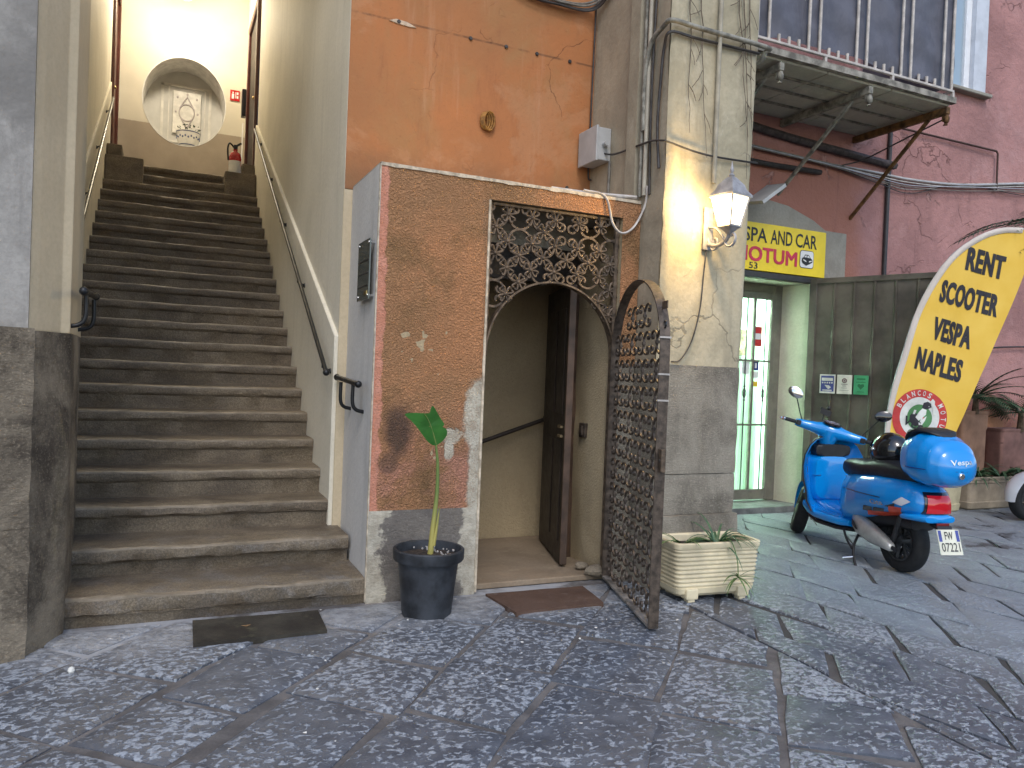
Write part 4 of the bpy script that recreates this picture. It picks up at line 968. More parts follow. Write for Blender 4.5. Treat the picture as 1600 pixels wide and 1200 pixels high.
# dry creeper stems on the column face
random.seed(12)
VINE = simple('dry_vine', (.13, .10, .07), .9, 0, .3, 20)
for k, (x, z, l, lean) in enumerate(((3.20, 4.3, 1.15, .10), (3.28, 4.4, 1.4, .12), (3.60, 4.4, 1.2, .11), (3.66, 4.4, 1.5, .10), (3.72, 4.4, 1.35, .06))):
    q = MB(); p = [Vector((x, 4.352, z))]
    for j in range(14): p.append(p[-1]+Vector((lean/14*l+random.uniform(-.012, .012), random.uniform(-.002, .002), -l/14)))
    q.tube(p, [.005*(1-.7*j/14) for j in range(15)], 5)
    for b in range(7):
        s = p[random.randint(1, 11)]; d = Vector((random.choice((-1, 1))*random.uniform(.03, .09), 0, random.uniform(-.16, -.04))); q.tube([s, s+d*.5+Vector((.01, 0, 0)), s+d], .0025, 4)
    tag(q.build('dry_creeper', VINE), ('dry creeper stem nearest the left corner of the column front', 'dry creeper stem just left of the vertical column pipe', 'dry creeper stem just right of the vertical column pipe', 'dry creeper stem between the others right of the column pipe', 'dry creeper stem nearest the right corner of the column front')[k], 'creeper', 'dry creepers on the column')

# ------------------------------------------------------------------ wall lantern
ln = thing('wall_lantern', (3.45, 4.38, 2.4), 'lit grey wall lantern on a scrolled bracket on the column', 'lantern')
LGREY = simple('lantern_grey_metal', (.34, .33, .335), .5, .15, .2, 14)
LCX, LCY = 3.455, 4.13
gl = NB('lantern_glass'); gl.fin((1, .93, .8), .25, emit=(1.0, .82, .50), es=3.6)
q = MB(); q.box(3.415, 3.495, 4.345, 4.362, 2.36, 2.66); q.build('back_plate', LGREY, ln, bevel=.01, seg=2)
q = MB(); q.tube(bez([(3.455, 4.35, 2.40), (3.455, 4.24, 2.38), (3.455, 4.15, 2.41), (LCX, LCY, 2.47)], 16), .014, 8); q.tube(bez([(3.455, 4.35, 2.52), (3.455, 4.27, 2.50), (3.455, 4.20, 2.44), (3.455, 4.17, 2.39), (3.455, 4.13, 2.36), (3.455, 4.08, 2.37), (3.455, 4.065, 2.41), (3.455, 4.085, 2.44), (3.455, 4.11, 2.425)], 40), .009, 6)
q.tube(bez([(3.455, 4.35, 2.44), (3.455, 4.30, 2.36), (3.455, 4.25, 2.37), (3.455, 4.25, 2.42), (3.455, 4.28, 2.43), (3.455, 4.29, 2.40)], 30), .008, 6); q.build('bracket_arm', LGREY, ln, smooth=60)
def sq(r, z, rot=math.pi/4+R(10)): return [Vector((LCX+r*math.cos(rot+k*math.pi/2), LCY+r*math.sin(rot+k*math.pi/2), z)) for k in range(4)]
q = MB(); q.loft([sq(.066, 2.50), sq(.116, 2.685)]); q.build('glass', gl.m, ln)
for k in range(4):
    a, b = sq(.070, 2.49)[k], sq(.122, 2.69)[k]; q = MB(); q.bar(a, b, .012, .012); q.build('corner_bar', LGREY, ln)
q = MB(); q.loft([sq(.143, 2.685), sq(.143, 2.70), sq(.105, 2.735), sq(.088, 2.77), sq(.045, 2.81), sq(.026, 2.825)]); q.build('roof', LGREY, ln, smooth=25)
q = MB(); q.lathe([(.018, 2.82), (.022, 2.835), (.009, 2.85), (.015, 2.87), (.006, 2.90), (.003, 2.93)], (LCX, LCY, 0), 10); q.build('finial', LGREY, ln, smooth=50)
q = MB(); q.loft([sq(.078, 2.50), sq(.078, 2.488), sq(.055, 2.475), sq(.03, 2.455), sq(.02, 2.44)]); q.build('base_cup', LGREY, ln, smooth=25)
pl = bpy.data.lights.new('lantern_light', 'POINT'); pl.energy = 30; pl.color = (1, .68, .28); pl.shadow_soft_size = .05
po = bpy.data.objects.new('lantern_light', pl); COL.objects.link(po); po.location = (3.37, 4.15, 2.63)

# ================================================================== PINK BUILDING
pk = thing('pink_building', (9, 6.65, 0), 'faded pink plaster building with cracked wall behind the scooter', 'building')
PW = plaster('shop_surround_plaster', (.33, .31, .26), (.26, .24, .20), (.38, .36, .31), 1.6, .9, .4, 30)
def pinksheet(x0, x1, z0, z1):
    nx = max(1, int((x1-x0)/.1)); nz = max(1, int((z1-z0)/.1))
    q = MB(); q.grid(lambda a, b: Vector((x0+(x1-x0)*a, 6.65-.012*mnoise.noise(((x0+(x1-x0)*a)*1.2, 3, (z0+(z1-z0)*b)*1.2))*min(1, 8*min(a, 1-a, b, 1-b)), z0+(z1-z0)*b)), nx, nz); return q.build('wall', PINK, pk, smooth=70)
pinksheet(3.8, 5.55, 0, 9); pinksheet(5.55, 6.74, 2.60, 9); pinksheet(6.74, 8.5, 0, 9); pinksheet(9.64, 16, 0, 9); pinksheet(8.5, 9.64, 0, 5.28); pinksheet(8.5, 9.64, 7.6, 9)
# plastered arch and jamb round the shop door
q = MB(); arc = [(5.2, 2.66), (5.2, 3.42), (5.6, 3.52), (5.9, 3.50), (6.37, 3.45), (6.76, 3.33), (6.95, 3.235), (7.285, 3.235), (7.285, .0), (6.745, .0), (6.745, 2.66)]
q.extr([(x, 6.625, z) for x, z in arc], (0, .03, 0)); q.build('door_surround', PW, pk, bevel=.008)
REVEAL = plaster('shop_reveal_plaster', (.74, .71, .56), (.64, .61, .47), (.78, .75, .62), 1.6, .8, .35, 28)
q = MB(); q.grid(lambda a, b: Vector((6.745-.07*a+.01*mnoise.noise((a*4, 2, b*10)), 6.622+.40*a, .06+2.54*b)), 8, 30); q.build('door_reveal', REVEAL, pk, smooth=70)
q = MB(); q.box(5.5, 6.76, 6.66, 7.1, 2.605, 2.66); q.build('door_soffit', REVEAL, pk)
q = MB(); q.box(5.3, 5.55, 6.62, 7.1, 0, 2.66); q.build('door_reveal', REVEAL, pk)
# upper window at the balcony's right
wn = MB(); wn.box(8.5, 9.64, 6.95, 7.0, 5.2, 7.6); wnd = wn.build('window', simple('window_reveal_blue_white', (.55, .58, .63), .7, 0, .08, 5), pk)
WFR = simple('white_window_frame', (.78, .79, .80), .35, 0, .04, 6)
q = MB(); q.box(9.40, 9.64, 6.64, 6.95, 5.28, 7.6); q.build('reveal', simple('window_reveal_blue_white', (.6, .6, .6)), wnd)
q = MB(); q.box(8.5, 9.66, 6.55, 6.95, 5.24, 5.285); q.build('sill', PW, wnd, bevel=.008)
for b in ((9.30, 9.40, 6.70, 6.78, 5.285, 7.6), (8.6, 8.68, 6.70, 6.78, 5.285, 7.6), (8.68, 9.30, 6.70, 6.78, 5.285, 5.37), (8.96, 9.02, 6.71, 6.77, 5.37, 7.6)):
    q = MB(); q.box(*b); q.build('frame', WFR, wnd, bevel=.006)
gm = NB('window_glass'); gm.fin((.30, .38, .44), .05, metal=0, spec=.8, coat=.5)
q = MB(); q.box(8.68, 9.30, 6.735, 6.745, 5.37, 7.6); q.build('pane', gm.m, wnd)
q = MB(); q.box(8.5, 9.64, 6.99, 7.0, 5.2, 7.6); q.build('curtain', WHITEP, wnd)

# ------------------------------------------------------------------ shop door
FRG = simple('shop_door_grey_metal', (.19, .18, .145), .45, .2, .12, 8)
sd = thing('shop_door', (6.1, 7.0, .06), 'grey metal shop door with barred glass lit from within', 'door')
for b in ((6.56, 6.68, 6.98, 7.04, .06, 2.60), (5.56, 5.66, 6.98, 7.04, .06, 2.60), (5.66, 6.56, 6.98, 7.04, 2.50, 2.60), (6.50, 6.56, 6.95, 7.0, .08, 2.50), (5.66, 5.76, 6.95, 7.0, .08, 2.50), (5.76, 6.50, 6.95, 7.0, .08, .20), (5.76, 6.50, 6.95, 7.0, 2.42, 2.50), (6.24, 6.275, 6.955, 6.995, .20, 2.42)):
    q = MB(); q.box(*b); q.build('frame', FRG, sd, bevel=.006)
gl2 = NB('shop_glass'); gl2.fin((.9, 1, .95), .02, spec=.5, trans=1.0); gl2.b.inputs['IOR'].default_value = 1.05
q = MB(); q.box(5.76, 6.50, 6.970, 6.976, .20, 2.42); q.build('pane', gl2.m, sd)
for z in (1.70, .955):
    q = MB(); q.box(5.76, 6.50, 6.945, 6.957, z-.012, z+.012); q.build('crossbar', FRG, sd)
for x in (6.405, 6.13, 5.9):
    q = MB(); q.tube([(x, 6.945, .20), (x, 6.945, 2.42)], .008, 6); rod = q.build('rod', simple('dark_rod', (.06, .06, .055), .5, .3), sd)
    q = MB()
    for k in range(4):
        q.tube(bez([(x, 6.945, 1.25), (x+.022*math.cos(k*1.571+.4), 6.945+.022*math.sin(k*1.571+.4), 1.32), (x, 6.945, 1.39)], 10), .005, 4)
    q.ball((x, 6.945, 1.24), .013, 8, 5); q.ball((x, 6.945, 1.40), .013, 8, 5); q.build('basket_knot', simple('dark_rod', (.06, .06, .055)), rod)
def sticker(name, x0, x1, z0, z1, m, lab, y=6.966):
    q = MB(); q.box(x0, x1, y, y+.003, z0, z1); return tag(q.build(name, m), lab, 'sticker')
sticker('red_notice', 6.26, 6.375, 1.87, 2.10, simple('red_print', (.50, .03, .03), .5), 'red notice stuck inside the shop door glass')
q = MB(); q.box(6.275, 6.36, 6.9625, 6.9655, 1.95, 2.02); tag(q.build('white_panel_sticker', WHITEP), 'white strip in the middle of the red notice on the shop door', 'sticker')
sticker('blue_sticker', 6.26, 6.345, 1.59, 1.70, simple('blue_print', (.02, .04, .20), .4), 'small dark blue sticker on the shop door glass')
q = MB(); q.box(6.29, 6.315, 6.9625, 6.9655, 1.615, 1.675); tag(q.build('sticker_mark', WHITEP), 'white mark in the dark blue shop door sticker', 'sticker')
sticker('white_sticker', 6.10, 6.21, 1.54, 1.69, simple('white_print', (.7, .72, .7), .5), 'white printed sticker left of the dark blue one')
sticker('white_sticker', 6.26, 6.345, 1.50, 1.58, simple('white_print', (.7, .72, .7), .5), 'white sticker right under the dark blue one')
sticker('yellow_sticker', 6.275, 6.34, 1.40, 1.46, simple('yellow_print', (.65, .42, .03), .5), 'small yellow sticker on the shop door glass')
q = MB(); q.box(5.5, 6.74, 6.58, 6.98, -.02, .062); stp = q.build('door_step', simple('step_slate', (.16, .165, .16), .6, 0, .25, 8, .3, 50), bevel=.01, seg=2); tag(stp, 'low worn stone step before the lit shop door', 'step')
# room behind the door
rm = thing('shop_room', (6.0, 8.3, 0), 'mint white lit room behind the shop door', 'room')
MINT = simple('mint_wall', (.62, .74, .66), .7, 0, .06, 4, .5, 26)
for b, n in (((4.6, 7.6, 9.3, 9.4, 0, 3), 'back_wall'), ((7.4, 7.5, 7.05, 9.3, 0, 3), 'side_wall'), ((4.5, 4.6, 7.05, 9.3, 0, 3), 'side_wall'), ((4.5, 7.5, 7.05, 9.4, 3, 3.1), 'ceiling'), ((4.5, 7.5, 7.05, 9.4, -.02, .06), 'floor'), ((6.68, 7.5, 7.05, 7.1, 0, 3), 'front_wall'), ((4.5, 5.56, 7.05, 7.1, 0, 3), 'front_wall'), ((5.56, 6.68, 7.05, 7.1, 2.6, 3), 'front_wall')):
    q = MB(); q.box(*b); q.build(n, MINT, rm)
CURT = simple('white_textured_panel', (.70, .78, .70), .7, 0, .05, 4, .9, 22)
q = MB(); q.grid(lambda a, b: Vector((6.35+.55*a, 7.55+.02*math.sin(a*40), .06+1.95*b)), 40, 4); q.build('panel_curtain', CURT, rm, smooth=60)
tb = NB('tube_light'); tb.fin((1, 1, 1), .4, emit=(.80, 1.0, .88), es=22)
q = MB(); q.box(5.6, 6.9, 8.0, 8.1, 2.9, 2.96); q.box(5.6, 6.9, 8.7, 8.8, 2.9, 2.96); q.build('tube_lamp', tb.m, rm)
pl = bpy.data.lights.new('shop_light', 'AREA'); pl.energy = 140; pl.color = (.80, 1.0, .86); pl.shape = 'RECTANGLE'; pl.size = 1.6; pl.size_y = .5
po = bpy.data.objects.new('shop_light', pl); COL.objects.link(po); po.location = (6.1, 7.9, 2.86); po.rotation_euler = (R(-38), 0, 0)
# inner poster
q = MB(); q.box(6.42, 6.62, 7.50, 7.51, 1.78, 2.10); tag(q.build('poster', simple('poster_print', (.62, .40, .28), .6, 0, .5, 9)), 'reddish picture poster hanging in the shop behind the glass', 'poster')

# ------------------------------------------------------------------ shop sign
YEL = simple('sign_yellow', (.82, .61, .02), .4, 0, .05, 5)
BLK = simple('print_black', (.012, .012, .014), .5)
MAG = simple('print_magenta', (.56, .03, .07), .5)
sgn = thing('shop_sign', (6.0, 6.58, 2.67), 'yellow shop sign reading Vespa and Car, Motum and 53', 'sign')
q = MB(); q.box(5.0, 6.895, 6.565, 6.61, 2.675, 3.195); q.build('panel', YEL, sgn, bevel=.003)
q = MB(); q.box(4.95, 6.93, 6.56, 6.625, 2.60, 2.665); q.build('bottom_channel', simple('dark_lintel_metal', (.045, .045, .042), .5, .3), sgn, bevel=.004)
yy = 6.5615
text('lettering', 'VESPA', (5.47, yy, 2.985), (.55, 0, 0), (0, 0, .155), BLK, sgn, .012)
text('lettering', 'AND', (6.07, yy, 2.985), (.315, 0, 0), (0, 0, .155), BLK, sgn, .012)
text('lettering', 'CAR', (6.435, yy, 2.985), (.32, 0, 0), (0, 0, .155), BLK, sgn, .012)
mm = MB()
for k, (dx, dz) in enumerate(((-.007, -.005), (.007, -.005), (-.007, .005), (.007, .005), (0, 0))): text('lettering', 'MOTUM', (5.59+dx, yy-.0004*k, 2.78+dz), (.87, 0, -.012), (0, 0, .155), MAG, mb=mm)
mm.build('lettering', MAG, sgn, fix=False)
text('lettering', '53', (5.78, yy, 2.69), (.12, 0, 0), (0, 0, .07), BLK, sgn, .01)
q = MB()
def rrect(x0, x1, z0, z1, r, y, n=5):
    o = []
    for cx, cz, a0 in ((x1-r, z1-r, 0), (x0+r, z1-r, 90), (x0+r, z0+r, 180), (x1-r, z0+r, 270)):
        for k in range(n+1):
            a = R(a0+90*k/n); o.append((cx+r*math.cos(a), y, cz+r*math.sin(a)))
    return o
q.add(rrect(6.505, 6.715, 2.762, 2.962, .035, 6.5625), [tuple(range(24))]); q.build('icon_border', BLK, sgn, fix=False)
q = MB(); q.add(rrect(6.512, 6.708, 2.769, 2.955, .03, 6.5605), [tuple(range(24))]); q.build('icon_field', WHITEP, sgn, fix=False)
q = MB()
cy_ = 6.5585
q.add([(6.53, cy_, 2.84), (6.535, cy_, 2.87), (6.56, cy_, 2.885), (6.58, cy_, 2.915), (6.635, cy_, 2.915), (6.665, cy_, 2.88), (6.692, cy_, 2.865), (6.695, cy_, 2.835), (6.66, cy_, 2.815), (6.60, cy_, 2.79), (6.545, cy_, 2.815)], [tuple(range(11))])
q.build('car_icon', BLK, sgn, fix=False)
q = MB(); q.add([(6.567, cy_-.002, 2.885), (6.585, cy_-.002, 2.906), (6.605, cy_-.002, 2.906), (6.60, cy_-.002, 2.882)], [(0, 1, 2, 3)]); q.add([(6.612, cy_-.002, 2.882), (6.615, cy_-.002, 2.906), (6.632, cy_-.002, 2.906), (6.652, cy_-.002, 2.88)], [(0, 1, 2, 3)]); q.add([(6.55, cy_-.002, 2.85), (6.60, cy_-.002, 2.83), (6.60, cy_-.002, 2.845), (6.555, cy_-.002, 2.862)], [(0, 1, 2, 3)]); q.add([(6.64, cy_-.002, 2.845), (6.68, cy_-.002, 2.855), (6.68, cy_-.002, 2.842), (6.64, cy_-.002, 2.83)], [(0, 1, 2, 3)])
q.build('car_icon_light', WHITEP, sgn, fix=False)
fl = thing('flood_panel', (5.86, 6.3, 3.3), 'small tilted grey panel fixed above the shop sign behind the column', 'lamp')
q = MB(); q.v = []; q.add([(5.62, 6.2, 3.30), (5.92, 6.2, 3.52), (5.90, 6.45, 3.55), (5.60, 6.45, 3.33), (5.60, 6.2, 3.33), (5.90, 6.2, 3.55), (5.88, 6.45, 3.58), (5.58, 6.45, 3.36)], [(0, 3, 2, 1), (4, 5, 6, 7), (0, 1, 5, 4), (1, 2, 6, 5), (2, 3, 7, 6), (3, 0, 4, 7)]); q.build('panel', GREYPL, fl)
q = MB(); q.tube([(5.75, 6.45, 3.45), (5.75, 6.62, 3.45)], .015, 6); q.build('arm', GREYIRON, fl)

# ------------------------------------------------------------------ metal gate leaf, swung open beside the shop
ga2 = Vector((6.715, 6.56, 0)); gdir = Vector((.48, -1.17, 0)).normalized(); gn = Vector((gdir.y, -gdir.x, 0))
GREENG = simple('dark_grey_green_sheet', (.115, .10, .078), .55, .05, .3, 3)
mg = thing('sheet_gate', (ga2.x, ga2.y, .05), 'tall dark grey-green ribbed metal gate leaf beside the shop door', 'gate', rotz=math.atan2(gdir.y, gdir.x))
def gbox(x0, x1, y0, y1, z0, z1, name, par=mg, m=GREENG, bevel=.003):
    q = MB(); q.box(x0, x1, y0, y1, z0, z1); return q.build(name, m, par, bevel=bevel)
gbox(-.02, .06, -.03, .03, .05, 2.60, 'post'); gbox(.06, 1.335, -.03, .03, 2.54, 2.60, 'top_rail'); gbox(.06, 1.335, -.03, .03, .05, .11, 'bottom_rail'); gbox(1.335, 1.375, -.03, .03, .05, 2.60, 'post')
for k in range(6):
    x0 = .055+k*.214
    q = MB(); q.extr([(x0, -.010, .11), (x0+.178, -.010, .11), (x0+.196, -.026, .11), (x0+.213, -.026, .11), (x0+.213, .012, .11), (x0, .012, .11)], (0, 0, 2.43)); q.build('panel', GREENG, mg)
# three printed notices
def notice(u0, u1, z0, z1, col, name, lab):
    t = thing(name, (ga2.x+gdir.x*(u0+u1)/2, ga2.y+gdir.y*(u0+u1)/2, z0), lab, 'notice', rotz=math.atan2(gdir.y, gdir.x))
    w_ = (u1-u0); h_ = z1-z0
    q = MB(); q.box(-w_/2, w_/2, -.036, -.031, 0, h_); q.build('sheet', col, t)
    return t, w_, h_
GW_ = simple('notice_white', (.66, .62, .55), .6)
t, w_, h_ = notice(.145, .315, 1.36, 1.57, GW_, 'printed_notice', 'blue and white printed notice on the ribbed gate')
q = MB(); q.box(-w_*.42, w_*.42, -.039, -.0365, .02, h_*.93); q.build('blue_field', simple('notice_blue', (.05, .06, .23), .5), t)
q = MB()
for k in range(5): q.ball((-w_*.30+w_*.15*k, -.0395, h_*.56), (.009, .001, .009), 8, 4)
q.add([(-.03, -.0402, h_*.44), (.02, -.0402, h_*.42), (.042, -.0402, h_*.32), (.015, -.0402, h_*.22), (-.005, -.0402, h_*.30)], [(0, 1, 2, 3, 4)]); q.box(-w_*.3, w_*.3, -.0402, -.0395, .028, .040); q.box(-w_*.36, w_*.36, -.0402, -.0395, h_*.66, h_*.82); q.build('white_print', GW_, t)
t, w_, h_ = notice(.335, .495, 1.36, 1.57, GW_, 'printed_notice', 'cream notice with a dark round emblem on the ribbed gate')
q = MB(); q.tube([(.022*math.cos(a*.524), -.038, h_*.70+.022*math.sin(a*.524)) for a in range(12)], .005, 4, closed=True); q.ball((0, -.038, h_*.69), (.010, .001, .008), 8, 4); q.build('round_emblem', simple('print_brown', (.12, .03, .03), .5), t)
q = MB(); q.box(-.035, .035, -.0385, -.037, h_*.49, h_*.53); q.box(-.022, .022, -.0385, -.037, h_*.40, h_*.44); q.box(-.03, .03, -.0385, -.037, h_*.30, h_*.33); q.box(-.05, .05, -.0385, -.037, h_*.18, h_*.20); q.build('print_lines', simple('print_grey', (.25, .22, .2), .5), t)
t, w_, h_ = notice(.515, .665, 1.36, 1.57, simple('notice_green', (.06, .33, .15), .6), 'printed_notice', 'green notice with a darker heart shape on the ribbed gate')
q = MB(); q.add([(0, -.038, h_*.26), (.036, -.038, h_*.44), (.030, -.038, h_*.54), (.010, -.038, h_*.55), (0, -.038, h_*.51), (-.010, -.038, h_*.55), (-.030, -.038, h_*.54), (-.036, -.038, h_*.44)], [tuple(range(8))]); q.box(-.045, .045, -.0385, -.037, h_*.78, h_*.84); q.box(-.05, .05, -.0385, -.037, h_*.63, h_*.66); q.box(-.04, .04, -.0385, -.037, h_*.13, h_*.16); q.build('dark_green_print', simple('print_dark_green', (.015, .13, .05), .5), t)

# ------------------------------------------------------------------ balcony
bc = thing('balcony', (5.9, 6.0, 4.38), 'narrow iron and slab balcony on rusty struts above the shop', 'balcony')
SLAB = plaster('balcony_slab', (.55, .52, .43), (.42, .40, .33), (.62, .58, .48), 1.4, .85, .4, 20, streak=.3)
BX0, BX1, BY0 = 3.95, 7.40, 5.44
for k in range(4):
    a = BX0+(BX1-BX0)*k/4
    q = MB(); q.box(a+.006, a+(BX1-BX0)/4-.006, 5.475, 6.64, 4.405, 4.44); q.build('slab_panel', SLAB, bc, bevel=.006)
q = MB(); q.box(BX0, BX1, BY0+.03, 6.648, 4.44, 4.475); q.build('slab', SLAB, bc)
q = MB(); rings = []
for k in range(60):
    x = BX0+(BX1+.02-BX0)*k/59; e = .006*mnoise.noise((x*8, 1, 2))
    rings.append([Vector((x, BY0-.02+e, 4.425+e)), Vector((x, BY0-.02+e, 4.485)), Vector((x, BY0+.035, 4.485)), Vector((x, BY0+.035, 4.425+e))])
q.loft(rings); q.build('edge_beam', simple('stained_edge', (.27, .25, .21), .85, 0, .35, 10, .4, 40), bc)
for y in (5.72, 6.0, 6.3):
    q = MB(); q.box(BX0, BX1-.02, y-.013, y+.013, 4.385, 4.404); q.build('joist', GREYIRON, bc)
for x, m in ((5.08, GREYIRON), (6.22, GREYIRON), (7.34, RUST)):
    q = MB(); q.bar((x, 5.44, 4.345), (x, 6.64, 4.345), .055, .075); br = q.build('bracket', m, bc, bevel=.006)
    q = MB(); q.bar((x, 5.66, 4.315), (x, 6.65, 3.42 if m is RUST else 3.56), .036, .026, (1, 0, 0)); q.build('strut', m, br)
    q = MB(); q.ball((x, 5.46, 4.26), (.03, .03, .05), 8, 6); q.box(x-.02, x+.02, 5.45, 5.50, 4.24, 4.33); q.lathe([(.025, 4.20), (.012, 4.22), (.02, 4.24)], (x, 5.47, 0), 8); q.build('scroll_end', m, br, smooth=50)
CRM = simple('cream_painted_rail', (.52, .47, .42), .5, 0, .15, 12)
q = MB(); q.box(BX0, BX1, BY0-.012, BY0+.018, 4.535, 4.56); q.build('bottom_rail', CRM, bc, bevel=.004)
for xs in [BX0+.07+.144*k for k in range(24)]:
    pass
bx = BX1-.035; i = 0
while bx > BX0:
    long_ = (i % 5) in (0, 1)
    q = MB(); q.tube([(bx, BY0+.003, 4.555), (bx, BY0+.003, 5.75 if long_ else 4.625)], .0155, 8); q.build('baluster' if long_ else 'stub_bar', CRM, bc, smooth=60)
    bx -= .135 if i % 5 == 0 else .12; i += 1
for x in (BX1-.01, 6.5, 5.6):
    q = MB(); q.box(x-.014, x+.014, BY0-.01, BY0+.02, 4.48, 4.54); q.build('foot', CRM, bc)
q = MB(); q.box(BX0, BX1, BY0-.012, BY0+.018, 5.75, 5.79); q.build('top_rail', CRM, bc, bevel=.004)
for z in (4.548, 5.77):
    q = MB(); q.box(BX1-.02, BX1, BY0+.02, 6.64, z-.012, z+.012); q.build('side_rail', CRM, bc)
fab = NB('dark_fabric_screen'); fc = fab.mix(fab.step(fab.noise(4, 5, .6), .35, .65), (.085, .085, .105), (.12, .12, .145))
fab.fin(fc, .55, fab.bump(fab.noise(5, 5, .6, 1.2, fab.map(fab.pos, (1, 1, .35))), .55, .03), spec=.4)
def fabP(a, b):
    x = BX0+.05+(BX1+.02-BX0-.05)*a; z0 = 4.605-.022*math.sin(a*9)+.016*math.sin(a*23)-(.03*max(0, a-.85)/.15); z = z0+(5.74-z0)*b
    return Vector((x, BY0+.035+.010*math.sin(x*13+z*3)+.008*mnoise.noise((x*5, 2, z*9))+.012*math.sin((z*1.5+x*.6)*9)*(1-b), z))
q = MB(); q.grid(fabP, 120, 24); o = q.build('fabric_screen', fab.m, smooth=80); tag(o, 'dark blue-grey fabric privacy screen tied behind the balcony bars', 'screen')
q = MB(); q.grid(lambda a, b: Vector((BX1-.03+.006*math.sin(a*20), BY0+.05+1.1*a, 4.60+1.14*b)), 30, 6); o = q.build('fabric_screen', fab.m, smooth=80); tag(o, 'dark fabric screen closing the short end of the balcony', 'screen')

# ------------------------------------------------------------------ pipes and cables on the pink wall
cable([(7.92, 6.62, 2.5), (7.92, 6.62, 9)], .026, simple('dark_drainpipe', (.05, .047, .05), .5, .2), 'drainpipe', 'dark drainpipe on the pink wall left of the banner', 'pipe', 8, curve=False)
cable([(8.10, 6.60, 4.60), (9.86, 6.60, 4.60), (9.89, 6.60, 4.57), (9.90, 6.60, 4.10)], .014, simple('rusty_rod', (.09, .05, .04), .7), 'wall_rod', 'rusty angled rod on the pink wall above the cables', 'rod', 6, curve=False)
random.seed(30)
zz = [(5.2, 4.05), (5.83, 4.02), (6.92, 3.99), (7.7, 3.97), (8.3, 3.97), (9.25, 4.04), (10.6, 4.24), (12, 4.40)]
PALEB = simple('pale_blue_cable', (.42, .42, .46), .5)
for k in range(9):
    dz = .05-.0125*k; sg2 = random.uniform(-.10, .04) if k > 4 else 0
    cable([(x, 6.61-.012*(k % 3), z+dz*(1 if x > 7 else .35)+sg2*math.sin(max(0, x-7.5)*2.4)) for x, z in zz], .0085 if k < 5 else .006, (CABLEW, PALEB, CABLEG, CABLED, CABLEW, PALEB, CABLEW, CABLED, CABLEG)[k], 'cable', ('topmost pale', 'second pale blue', 'third grey', 'fourth dark', 'fifth pale', 'sixth thin pale blue', 'seventh thin pale', 'eighth thin dark', 'lowest thin grey')[k]+' cable of the bundle strung across the pink wall', group='cables bundled across the pink wall', n=5, seg=50)
cable([(4.8, 6.6, 4.36), (6.0, 6.6, 4.22), (7.2, 6.6, 4.16), (8.0, 6.6, 4.13)], .045, simple('dark_bundle', (.07, .055, .055), .8, 0, .3, 20), 'thick_cable', 'thick dark cable trunk on the wall under the balcony', 'cable', 6)
cable([(5.0, 6.6, 3.90), (5.9, 6.6, 3.86), (6.8, 6.6, 3.88)], .03, CABLED, 'thick_cable', 'shorter dark cable trunk low under the balcony beside the column', 'cable', 6)
cable([(9.15, 6.61, 1.97), (9.6, 6.6, 1.98), (10.2, 6.6, 2.05), (11.5, 6.6, 2.12)], .012, CABLED, 'cable', 'single dark cable low on the pink wall right of the banner')
cable([(7.40, 5.48, 4.30), (7.3, 6.0, 4.15), (7.25, 6.4, 4.05), (7.1, 6.6, 4.0)], .008, CABLED, 'cable', 'dark cable hanging from the balcony end to the wall')

# ================================================================== POT WITH LEAF
pt = thing('flower_pot', (1.465, 4.28, 0), 'charcoal plastic flower pot before the stucco porch', 'flower pot')
CHAR = simple('charcoal_plastic', (.034, .038, .045), .55, 0, .45, 6, .15, 60)
q = MB(); q.lathe([(.142, -.01), (.148, .01), (.178, .30), (.186, .318), (.206, .322), (.211, .33), (.213, .383), (.206, .39), (.194, .388), (.188, .34), (.186, .33)], (1.465, 4.28, 0), 40, cap=False); q.build('pot', CHAR, pt, smooth=35)
q = MB(); q.lathe([(.0, .352), (.08, .352), (.15, .345), (.188, .335)], (1.465, 4.28, 0), 24, cap=False); q.v = [jit(p, .012, 30) for p in q.v]; q.build('soil', SOIL, pt, fix=False)
q = MB(); random.seed(6)
for k in range(34):
    a = random.uniform(-.9, 1.9); r_ = .17*math.sqrt(random.random()); q.ball((1.465+r_*math.cos(a), 4.28+r_*math.sin(a), .357), random.uniform(.003, .008), 5, 3)
o = q.build('pebbles', simple('pale_grit', (.45, .42, .38), .8), pt); o['kind'] = 'stuff'
pn = thing('leafy_plant', (1.475, 4.28, .35), 'single tall stem with one broad torn green leaf growing in the charcoal pot', 'plant')
STEM = NB('stem_green'); STEM.fin(STEM.mix(STEM.step(STEM.ax(2), .45, .75), (.38, .33, .09), (.14, .20, .05)), .5)
q = MB(); q.tube(bez([(1.475, 4.28, .34), (1.485, 4.28, .50), (1.50, 4.275, .70), (1.495, 4.265, .88), (1.475, 4.255, 1.01)], 24), [.019-.0125*min(1, i/24) for i in range(25)], 8); q.build('stem', STEM.m, pn, smooth=60)
q = MB(); q.tube(bez([(1.49, 4.27, .40), (1.505, 4.265, .52), (1.512, 4.26, .60), (1.515, 4.255, .635)], 12), [.012, .011, .010, .009, .008, .007, .006, .005, .004, .003, .003, .002, .002], 6); q.build('sheath', STEM.m, pn, smooth=60)
LF = NB('broad_leaf'); lc = LF.mix(LF.step(LF.noise(9, 4), .3, .7), (.022, .10, .012), (.035, .15, .02))
LF.fin(lc, .45, LF.bump(LF.noise(40, 3), .2, .004), spec=.4)
def leafP(poly, name, m, par, bend=.10, n=8):
    pass
base = Vector((1.475, 4.255, 1.01)); mid = [base, Vector((1.44, 4.24, 1.10)), Vector((1.40, 4.22, 1.17)), Vector((1.35, 4.21, 1.215))]
q = MB(); cs = [None, bez(mid, 15)]
